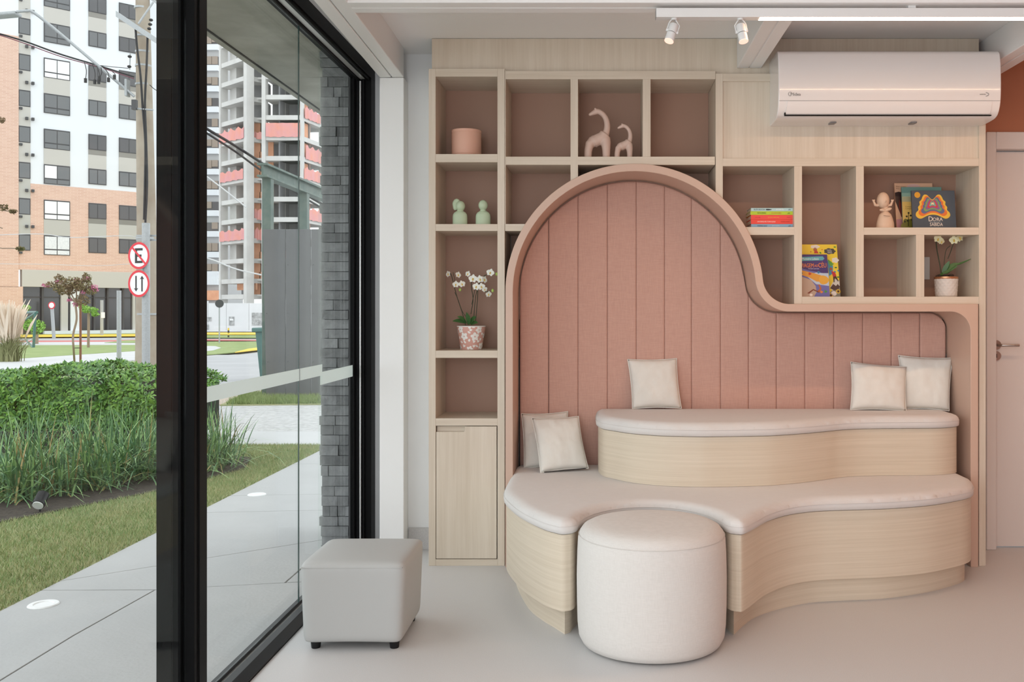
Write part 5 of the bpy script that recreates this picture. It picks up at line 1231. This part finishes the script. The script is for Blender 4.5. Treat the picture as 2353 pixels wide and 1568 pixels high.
def draw_arrows(t, c, R_):
    for x_, s_ in ((-R_*.26, -1), (R_*.30, 1)):
        L_ = R_*.58; w_ = R_*.065; hw = R_*.20
        bar(t, c, [(x_-w_, -s_*L_), (x_+w_, -s_*L_), (x_+w_, s_*L_*.62), (x_+hw, s_*L_*.55), (x_, s_*L_), (x_-hw, s_*L_*.55), (x_-w_, s_*L_*.62)], .003, .0045, signk, 'arrow')
sign(588.5, 'no_parking_sign', 'round no-parking sign with crossed-out letter E', draw_e)
sign(652.5, 'two_way_sign', 'round two-way traffic sign with opposing black arrows', draw_arrows)

# small street furniture beyond the hedge
def post(px, py0, py1, r, mat, label, name='street_post'):
    b_ = G(px, py1); t_ = P(px, py0, b_.y); o = MB().tube([b_, (b_.x, b_.y, t_.z)], r, 10).build(name, mat, None, smooth=50); return tag(o, label, 'post')
post(273.5, 668, 838, .055, galv, 'slim grey post standing on the far lawn left of the signpost')
t = thing('street_post', G(234, 772), 'slim grey post with small white plate before the dark shopfront', 'post')
b_ = G(234, 772); MB().tube([b_, (b_.x, b_.y, P(0, 690, b_.y).z)], .11, 10).build('tube', galv, t, smooth=50)
MB().box(P(235, 0, b_.y).x, P(243, 0, b_.y).x, b_.y-.16, b_.y-.12, P(0, 731, b_.y).z, P(0, 718, b_.y).z).build('plate', signw, t)
b_ = G(124, 779); t = thing('round_sign', b_, 'small far round red-rimmed sign on a pale post', 'traffic sign')
Dq = b_.y; MB().tube([b_, P(119, 700, Dq)], .10, 10).build('tube', galv, t, smooth=50)
c_ = P(119, 702, Dq-.15)
for r_, w_, mt_, nm in ((8, 0, signr, 'red_rim'), (5.8, .02, signw, 'white_face')):
    MB().prism([c_+Vector((r_*Dq/F*math.cos(2*PI*j/28), -w_, r_*Dq/F*1.06*math.sin(2*PI*j/28))) for j in range(28)], (0, -.015, 0)).build(nm, mt_, t)
b_ = G(504, 790); t = thing('round_sign', b_, 'round dark back of a street sign before the white hoarding', 'traffic sign')
Dq = b_.y; MB().tube([b_, (b_.x, b_.y, P(0, 690, Dq).z)], .035, 8).build('tube', galv, t, smooth=50)
c_ = P(504, 698, Dq-.06); MB().prism([c_+Vector((9.8*Dq/F*math.cos(2*PI*j/28), 0, 9.3*Dq/F*math.sin(2*PI*j/28))) for j in range(28)], (0, .02, 0)).build('plate', wframe, t)
b_ = G(525, 776); t = thing('bollard', b_, 'yellow and black banded bollard on the far verge', 'bollard'); Dq = b_.y; zt_ = P(0, 754, Dq).z; hh = (zt_-b_.z)/4
for i in range(4): MB().tube([(b_.x, b_.y, b_.z+hh*i), (b_.x, b_.y, b_.z+hh*(i+1))], .055, 12).build('band', (signk, yellow, signk, yellow)[i], t, smooth=40)
gf2 = thing('goal_frame', G(77, 800), 'dark green steel frame beside the pampas grass', 'frame'); Dq = G(77, 800).y; kq = Dq/F
MB().tube([G(77, 800), P(81, 720, Dq)], 3*kq, 8).build('upright', tealp, gf2, smooth=50); MB().tube([P(85, 718, Dq), P(54, 718, Dq+2)], 3*kq, 8).build('top_bar', tealp, gf2, smooth=50)
MB().tube([P(81, 720, Dq), P(48, 742, Dq+2)], 2.4*kq, 8).build('stay', tealp, gf2, smooth=50); MB().tube([G(77, 800), P(60, 782, Dq+2)], 2*kq, 8).build('foot_bar', tealp, gf2, smooth=50)

# ------------------------------------------------------------------ trees and shrubs far off
def leafcloud(name, parent, blobs, n, size, mat, seed):
    rg = np.random.default_rng(seed); V = []; T = []
    wts = np.array([b[3] for b in blobs]); wts = wts/wts.sum()
    ch = rg.choice(len(blobs), n, p=wts)
    for i in range(n):
        c, rx, rz, _ = blobs[ch[i]]; d_ = rg.normal(0, 1, 3); d_ /= np.linalg.norm(d_)+1e-6; rr = rg.uniform(.25, 1)**.5
        p = np.array(c)+d_*np.array([rx, rx, rz])*rr; a = rg.normal(0, 1, 3); a /= np.linalg.norm(a); b = np.cross(a, rg.normal(0, 1, 3)); b /= np.linalg.norm(b)+1e-6
        s_ = size*rg.uniform(.6, 1.3); o = len(V); V += [p-a*s_, p+b*s_*.45, p+a*s_, p-b*s_*.45]; T.append((o, o+1, o+2, o+3))
    o = np_mesh(name, np.array(V), np.array(T), mat, parent); o['kind'] = 'stuff'; return o
b_ = G(178, 848); Dt = b_.y; kt = Dt/F
tr_ = thing('flowering_tree', b_, 'slender young tree with pink blossom on the far lawn', 'tree')
q = lambda px, py, dy=0: P(px, py, Dt+dy)
MB().tube(crom([G(172, 845), q(169, 800), q(168, 770), q(176, 735), q(174, 705), q(172, 685)], 4), 2.3*kt, 8).build('trunk', barkm, tr_, smooth=60)
MB().tube([G(185, 845), q(185, 690)], 2.6*kt, 8).build('stake', stakem, tr_, smooth=60); MB().tube([q(172, 800), q(185, 800)], .9*kt, 6).build('tie', cable, tr_)
for a_, b_ in ((150, 660), (200, 655), (130, 658), (215, 668), (175, 640), (192, 632)): MB().tube(crom([q(176, 700), q((a_+176)/2, 675), q(a_, b_)], 4), [1.4*kt]*8+[.5*kt], 6).build('branch', barkm, tr_, smooth=60)
bl_ = [(q(a_, b_), r_*kt, s_*kt, w_) for a_, b_, r_, s_, w_ in ((150, 665, 26, 13, 3), (190, 655, 22, 16, 3), (165, 650, 26, 14, 3), (120, 655, 16, 8, 1), (210, 668, 14, 10, 1), (190, 690, 16, 14, 1.2), (135, 640, 10, 10, .8), (200, 638, 10, 12, .8))]
leafcloud('foliage', tr_, bl_, 2200, 3.2*kt, treeleaf, 1); leafcloud('blossom', tr_, [(q(a_, b_), r_*kt, r_*.6*kt, 1) for a_, b_, r_ in ((105, 656, 9), (136, 648, 9), (178, 648, 12), (200, 640, 8), (218, 665, 10), (192, 672, 9), (160, 690, 6), (175, 700, 8), (215, 660, 9))], 420, 2.6*kt, blossom, 2)
fs_ = thing('leafy_shrub', G(203, 800), 'fresh green young shrub behind the pink-blossom tree', 'shrub'); Dq = G(203, 800).y
leafcloud('foliage', fs_, [(P(205, 712, Dq), 18*Dq/F, 8*Dq/F, 2), (P(190, 705, Dq), 10*Dq/F, 8*Dq/F, 1), (P(218, 722, Dq), 8*Dq/F, 6*Dq/F, 1)], 420, 3.4*Dq/F, freshleaf, 3); MB().tube([G(203, 800), P(204, 715, Dq)], .05, 6).build('stem', barkm, fs_)
b_ = G(20, 832); Dq = b_.y; kq = Dq/F; pg = thing('pampas_grass', b_, 'pampas grass with pale feathery plumes at the left edge', 'plant')
rg = np.random.default_rng(9); V = []; T = []; MI = []
for i in range(520):
    pl_ = i < 110; x0 = b_.x+rg.normal(0, 9)*kq; y0 = b_.y+rg.normal(0, 9)*kq; L = (rg.uniform(100, 145) if pl_ else rg.uniform(50, 110))*kq; ox = rg.normal(0, .13 if pl_ else .42)*L; oy = rg.normal(0, .2)*L; w_ = (3.2 if pl_ else 1.0)*kq; o = len(V)
    for k_ in range(6):
        s_ = k_/5; p = (x0+ox*s_*s_, y0+oy*s_*s_, b_.z+L*(s_-.18*s_*s_*(0 if pl_ else 2)))
        ww = w_*(math.sin(PI*max(0, (s_-.5)*2))**.7+.12 if pl_ else (1-s_*.9)); V += [(p[0]-ww, p[1], p[2]), (p[0]+ww, p[1], p[2])]
    for k_ in range(5): T.append((o+2*k_, o+2*k_+1, o+2*k_+3, o+2*k_+2)); MI.append(1 if pl_ and k_ > 1 else 0)
f_ = np_mesh('blades', np.array(V), np.array(T), [oliveg, plume], pg, midx=MI); f_['kind'] = 'stuff'
fs_ = thing('leafy_shrub', G(88, 792), 'low bright green shrub beside the dark green frame', 'shrub'); Dq = G(88, 792).y
leafcloud('foliage', fs_, [(P(84, 752, Dq), 17*Dq/F, 18*Dq/F, 2), (P(65, 745, Dq), 12*Dq/F, 16*Dq/F, 1), (P(60, 708, Dq), 9*Dq/F, 6*Dq/F, .6)], 800, 4*Dq/F, freshleaf, 4); MB().tube([G(84, 792), P(84, 750, Dq)], .08, 6).build('stem', barkm, fs_)
ob_ = thing('overhanging_tree', P(-60, 420, 9.0), 'sprigs of a near tree reaching in at the left edge', 'tree')
MB().tube(crom([Vector((-7.4, 9.2, -.02)), Vector((-7.3, 9.1, 1.6)), P(-90, 330, 9.1), P(-60, 250, 9.0)], 4), .06, 8).build('trunk', barkm, ob_, smooth=60)
for i, (a_, b_, r_) in enumerate(((2, 277, 12), (12, 477, 14), (30, 487, 7), (45, 572, 9), (6, 525, 4))):
    MB().tube(crom([P(-85, 330+i*40, 9.05), P(-30, b_-14, 9.0), P(a_, b_, 9.0)], 4), .005, 5).build('twig', barkm, ob_)
leafcloud('foliage', ob_, [(P(a_, b_, 9.0), r_*9/F, r_*.55*9/F, 1) for a_, b_, r_ in ((0, 275, 13), (8, 477, 14), (30, 486, 8), (46, 572, 9), (-60, 300, 40), (-70, 450, 40))], 420, 4*9/F, treeleaf, 6)

# ------------------------------------------------------------------ apartment block with brick base
D0 = 75.0; X0 = (130-CX)/F*D0; uu = Vector((.717, .697, 0)).normalized(); un = Vector((uu.y, -uu.x, 0))
ap = thing('apartment_building', (X0, D0, gz(D0)), 'white and brick apartment block across the street', 'building')
def fs_of(px):
    t_ = (px-CX)/F; return (t_*D0-X0)/(uu.x-t_*uu.y)
def fz(px, py): s_ = fs_of(px); return H-(py-CY)/F*(D0+uu.y*s_)
def fbox(mb, s0, s1, z0, z1, d0, d1):
    o = Vector((X0, D0, 0))+uu*s0+un*d0; o.z = z0
    return mb.obox(o, uu*(s1-s0), un*(d1-d0), Vector((0, 0, z1-z0)))
zr = 11.2; s1_ = fs_of(341)
zg = gz(D0)-.3
fbox(MB(), fs_of(42), s1_, zr, 34, -.6, 0).build('wall', bwhite, ap)
fbox(MB(), fs_of(-120), fs_of(42), 3.0, 22.6, -.6, .12).build('brick_wall', bbrick, ap); fbox(MB(), fs_of(42), s1_, 4.39, zr, -.6, .02).build('brick_wall', bbrick, ap)
fbox(MB(), fs_of(-120), fs_of(42), 22.6, 34, -.6, .05).build('wall', bwhite, ap)
fbox(MB(), fs_of(50), s1_, 3.06, 4.39, -.6, .10).build('fascia_band', bbeige, ap)
fbox(MB(), fs_of(-120), fs_of(52), zg, 3.06, -.6, .12).build('brick_wall', bbrick, ap)
fbox(MB(), s1_, s1_+3, zg, 34, -4.0, -2.0).build('rear_wing', bwhite, ap)
gsl = fbox(MB(), fs_of(52), s1_, zg, 3.06, -.9, -.5).build('shop_glass', shopg, ap)
for px, w_, mt_ in ((176, .75, bwhite), (150, .5, bbeige), (219, .12, wframe), (250, .12, wframe), (100, .15, wframe), (285, .15, wframe), (310, .2, bbeige)):
    s_ = fs_of(px); fbox(MB(), s_-w_/2, s_+w_/2, zg, 3.06, -.5, -.2).build('shop_pillar', mt_, ap)
fbox(MB(), fs_of(52), s1_, 2.2, 2.3, -.5, -.42).build('shop_transom', wframe, ap); fbox(MB(), fs_of(100), s1_, zg, -.45, -.4, .3).build('step', bwhite, ap)
cols = [(42, 69.5, 1.28, 1), (100.5, 160.5, 1.56, 2), (203, 244, 1.27, 2), (273, 318, 1.22, 2)]
rgw = random.Random(21)
pat = {(1, 0): 'c', (1, 1): 'w', (1, 4+1): 'w', (1, 2): 'h', (2, 0): 's', (2, 1): 's', (3, 0): 's', (3, 1): 's', (2, 3): 's', (2, 5): 's', (3, 5): 's', (3, 6): 's', (0, 4): 'g'}
fbx = lambda mb, *a_: fbox(mb, *a_)
for ci, (pa_, pb_, wh, div) in enumerate(cols):
    a_, b_ = fs_of(pa_), fs_of(pb_)
    for k in range(9):
        zt_ = 7.18+2.825*k; zb_ = zt_-wh
        # spandrel panels link the windows of a floor pair
        if (k % 2 == 0 or ci == 0) and not (ci == 0 and k == 8):
            fbox(MB(), a_, b_, zt_, zt_+2.825-wh, .0, .05).build('spandrel', bgrey if k < 2 else bbeige, ap)
        else: fbox(MB(), a_, b_, zb_-.42, zb_, .0, .05).build('spandrel', bgrey if k < 2 else bbeige, ap) if ci > 1 else None
        wn = fbox(MB(), a_, b_, zb_, zt_, .0, .07).build('window', wframe, ap)
        kind_ = pat.get((ci, k), 's' if ci > 1 and k % 2 else 'g'); pm_ = {'g': wglass, 'w': wcurt, 's': wshut, 'c': M('striped_curtain', (.62, .64, .66), .5, var=(9, (.78, .79, .8))) if 'striped_curtain' not in MATS else MATS['striped_curtain'], 'h': wglass}[kind_]
        if ci == 1: sill = zb_+.42
        else: sill = zb_
        xs_ = [a_+.06, (a_+b_)/2-.03, (a_+b_)/2+.03, b_-.06] if div == 2 else [a_+.06, b_-.06]
        for j in range(0, len(xs_), 2):
            fbox(MB(), xs_[j], xs_[j+1], sill+.06, zt_-.10, .071, .085).build('pane', pm_ if not (kind_ == 'h' and j == 0) else wcurt, wn)
            if ci == 1: fbox(MB(), xs_[j], xs_[j+1], zb_+.05, sill-.04, .071, .085).build('pane', pm_ if kind_ != 'h' else wglass, wn)
    if ci == 0:
        for k in range(8):
            zz = 7.18+2.825*k
            for px in (60.5, 74.5): s_ = fs_of(px); fbox(MB(), s_-.09, s_+.09, zz+.5, zz+.72, .05, .25).build('wall_fixture', wframe, ap)
            s_ = fs_of(47); fbox(MB(), s_-.1, s_+.1, zz-1.55, zz-1.38, .05, .2).build('wall_fixture', wframe, ap)

# ------------------------------------------------------------------ striped tower, unfinished concrete building, hoarding
Dw = 150.0; tw = thing('tower_block', P(470, 760, Dw), 'grey and white striped tower behind the unfinished building', 'building')
xa, xb = P(425, 0, Dw).x, P(503.5, 0, Dw).x; zgw = gz(Dw)
MB().box(xa, xb, Dw, Dw+10, zgw, P(0, 60, Dw).z).build('wall', twgrey, tw)
kw = Dw/F
for i in range(14):
    yb_ = 640-47.6*i
    if yb_ < 60: break
    MB().box(xa, xb, Dw-.5, Dw, P(0, yb_, Dw).z, P(0, yb_-13, Dw).z).build('white_band', bwhite, tw)
    wn = MB().box(P(474, 0, Dw).x, P(502.5, 0, Dw).x, Dw-.25, Dw, P(0, yb_-14, Dw).z, P(0, yb_-33, Dw).z).build('window', twdark, tw)
    for j, (q0, q1) in enumerate(((474, 488), (489, 502))):
        if (i*3+j*2) % 5 != 1: MB().box(P(q0, 0, Dw).x, P(q1, 0, Dw).x, Dw-.4, Dw-.25, P(0, yb_-15-(3 if (i+j) % 3 == 0 else 0), Dw).z, P(0, yb_-33, Dw).z).build('shutter', twbrown, wn)
MB().box(xa, P(503, 0, Dw).x, Dw-.6, Dw, P(0, 690, Dw).z, P(0, 668, Dw).z).build('podium_brick', cbrick, tw)
MB().box(xa, P(503, 0, Dw).x, Dw-.7, Dw, P(0, 655, Dw).z, P(0, 624, Dw).z).build('podium_band', bwhite, tw)

Dc = 118.0; zc0 = gz(Dc)
cn = thing('unfinished_building', P(600, 760, Dc), 'unfinished concrete building with brick infill and red safety nets', 'building')
FH = 46.9; Y0 = 640.0                        # slab pitch and lowest full slab, in pixels at the near wing
def wall_line(pa_, Da, pb_, Db):
    A = Vector(((pa_-CX)/F*Da, Da, 0)); Bq = Vector(((pb_-CX)/F*Db, Db, 0)); return A, Bq
def wbox(mb, A, Bq, t0, t1, z0, z1, d0, d1):
    u_ = (Bq-A); nn_ = Vector((u_.y, -u_.x, 0)).normalized(); o = A+u_*t0+nn_*d0; o.z = z0
    return mb.obox(o, u_*(t1-t0), nn_*(d1-d0), Vector((0, 0, z1-z0)))
wings = [wall_line(505, 123.0, 566, 118.4), wall_line(566, 119.2, 607, 119.2), wall_line(607, 118.0, 694, 118.0), wall_line(694, 118.2, 760, 126.0)]
zf = lambda i: H-(Y0-FH*i-CY)/F*118.0
nfl = 13
rgc = random.Random(4)
for wi, (A, Bq) in enumerate(wings):
    for i in range(-1, nfl+1):
        zz = zf(i) if i >= 0 else zf(0)-2.0
        if wi == 1: wbox(MB(), A, Bq, 0, 1, zz-.25, zz, -.8, -.3).build('floor_slab', cslab, cn)
        else: wbox(MB(), A, Bq, 0, 1, zz-.58, zz, -3.0, 0).build('floor_slab', cslab, cn)
        zn = zf(i+1)-.58 if i >= 0 else zf(0)-.58
        back_d = -3.0 if wi != 1 else -2.2
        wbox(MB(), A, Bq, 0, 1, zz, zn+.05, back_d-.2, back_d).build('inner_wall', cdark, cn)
        if i < nfl:
            if wi == 0 and i >= 0:
                wbox(MB(), A, Bq, .06, .30, zz, zn, -2.9, -1.2).build('inner_pier', cslab, cn)
                if i in (0, 3, 4, 1): wbox(MB(), A, Bq, .52, .78, zz, zn, -2.0, -1.8).build('brick_infill', cbrick, cn)
            if wi == 0 and i == -1: wbox(MB(), A, Bq, .3, 1, zz+.6, zn, -1.5, -1.3).build('brick_infill', cbrick, cn)
            if wi == 1 and i < 8: wbox(MB(), A, Bq, .25, .62, zz, zf(i+1)-.25, -1.2, -1.0).build('brick_infill', cbrick, cn); (wbox(MB(), A, Bq, .58, .95, zz, zz+.9, -1.2, -1.0).build('brick_infill', cbrick, cn) if i >= 0 else None)
            if wi == 2 and i < 7: wbox(MB(), A, Bq, 0, .14, zz, zn, -1.6, -1.4).build('brick_infill', cbrick, cn)
            if wi == 2: wbox(MB(), A, Bq, .30, .42, zz, zn, -2.4, -2.0).build('inner_pier', cslab, cn)
            if wi == 3: wbox(MB(), A, Bq, .12, .42, zz, zn, -.8, -.6).build('brick_infill', cbrick, cn); wbox(MB(), A, Bq, .74, .80, zz, zn, -.7, -.3).build('inner_pier', cslab, cn)
for wi, tt, w0 in ((0, 0.0, .06), (0, .94, .10), (2, -.06, .10), (2, .955, .05), (3, .93, .06)):
    A, Bq = wings[wi]; wbox(MB(), A, Bq, tt, tt+w0, zc0-1, zf(nfl+1), -.9, .12).build('column', cslab, cn)
A, Bq = wings[1]; wbox(MB(), A, Bq, -.08, .28, zc0-1, zf(nfl+1), -.2, .5).build('column', cslab, cn)
for wi, i, t0_, t1_, hh in ((0, 7, .03, .95, 1.5), (2, 7, .06, .95, 1.7), (1, 7, .1, 1, .9), (0, 5, .03, .92, 1.3), (0, 2, .05, .95, 1.4), (2, 1, .06, .98, 1.0), (3, 8, .05, .6, 1.4), (3, 6, .1, .8, 1.8), (3, 5, .05, .7, 1.5), (3, 3, .1, .9, 1.6), (1, 2, .05, .95, 1.5), (1, 3, .05, .95, 1.4), (3, 2, .3, .9, 1.2), (3, 9, .1, .7, 1.0)):
    A, Bq = wings[wi]; u_ = Bq-A; nn_ = Vector((u_.y, -u_.x, 0)).normalized(); V = []; m = 14; zz = zf(i)-.05
    for k in range(m+1):
        tt = t0_+(t1_-t0_)*k/m; wv = .12*math.sin(k*1.9+i)+.08*rgc.uniform(-1, 1)
        p = A+u_*tt+nn_*(.18+wv*.5+(0 if wi != 1 else -.4)); top = hh*(1-.28*abs(math.sin(k*.8+wi+i)) if i != 7 or wi != 2 else .95)
        V += [(p.x, p.y, zz-.15+wv*.3), (p.x, p.y, zz+top)]
    mb = MB().add(V, [(2*k, 2*k+2, 2*k+3, 2*k+1) for k in range(m)]); o = mb.build('safety_net', netm, cn); md = o.modifiers.new('thick', 'SOLIDIFY'); md.thickness = .04

Dh = 108.0; ho = thing('site_hoarding', P(560, 758, Dh), 'white site hoarding with grey posters below the unfinished building', 'hoarding')
xsq = [440, 478, 520, 572, 606, 640]
for i in range(5): MB().box(P(xsq[i], 0, Dh).x+.02, P(xsq[i+1], 0, Dh).x-.02, Dh, Dh+.2, gz(Dh)-.2, P(0, 692 if i < 1 else 697, Dh).z).build('board', hoardm, ho)
for a_, b_, c_, d_ in ((526.5, 538.5, 728, 748), (579, 606, 719, 748), (474, 486, 729, 738), (474, 480, 746, 757)): MB().box(P(a_, 0, Dh).x, P(b_, 0, Dh).x, Dh-.06, Dh, P(0, d_, Dh).z, P(0, c_, Dh).z).build('poster', hoardg, ho)
pz_ = P(532.5, 735, Dh); MB().box(P(528.5, 0, Dh).x, P(536.5, 0, Dh).x, Dh-.09, Dh-.06, P(0, 737, Dh).z, P(0, 733, Dh).z).build('poster_strip', signw, ho)
p = G(492.5, 756); t = thing('traffic_cone', (p.x, 104, gz(104)), 'orange traffic cone at the foot of the white hoarding', 'cone'); zz = gz(104)
MB().lathe([(.32, 0), (.32, .06), (.20, .07), (.05, .85), (.0, .86)], (p.x, 104, zz), 16).build('body', orange, t, smooth=40); MB().lathe([(.152, .34), (.155, .34), (.108, .56), (.10, .56)], (p.x, 104, zz), 16).build('white_band', signw, t)
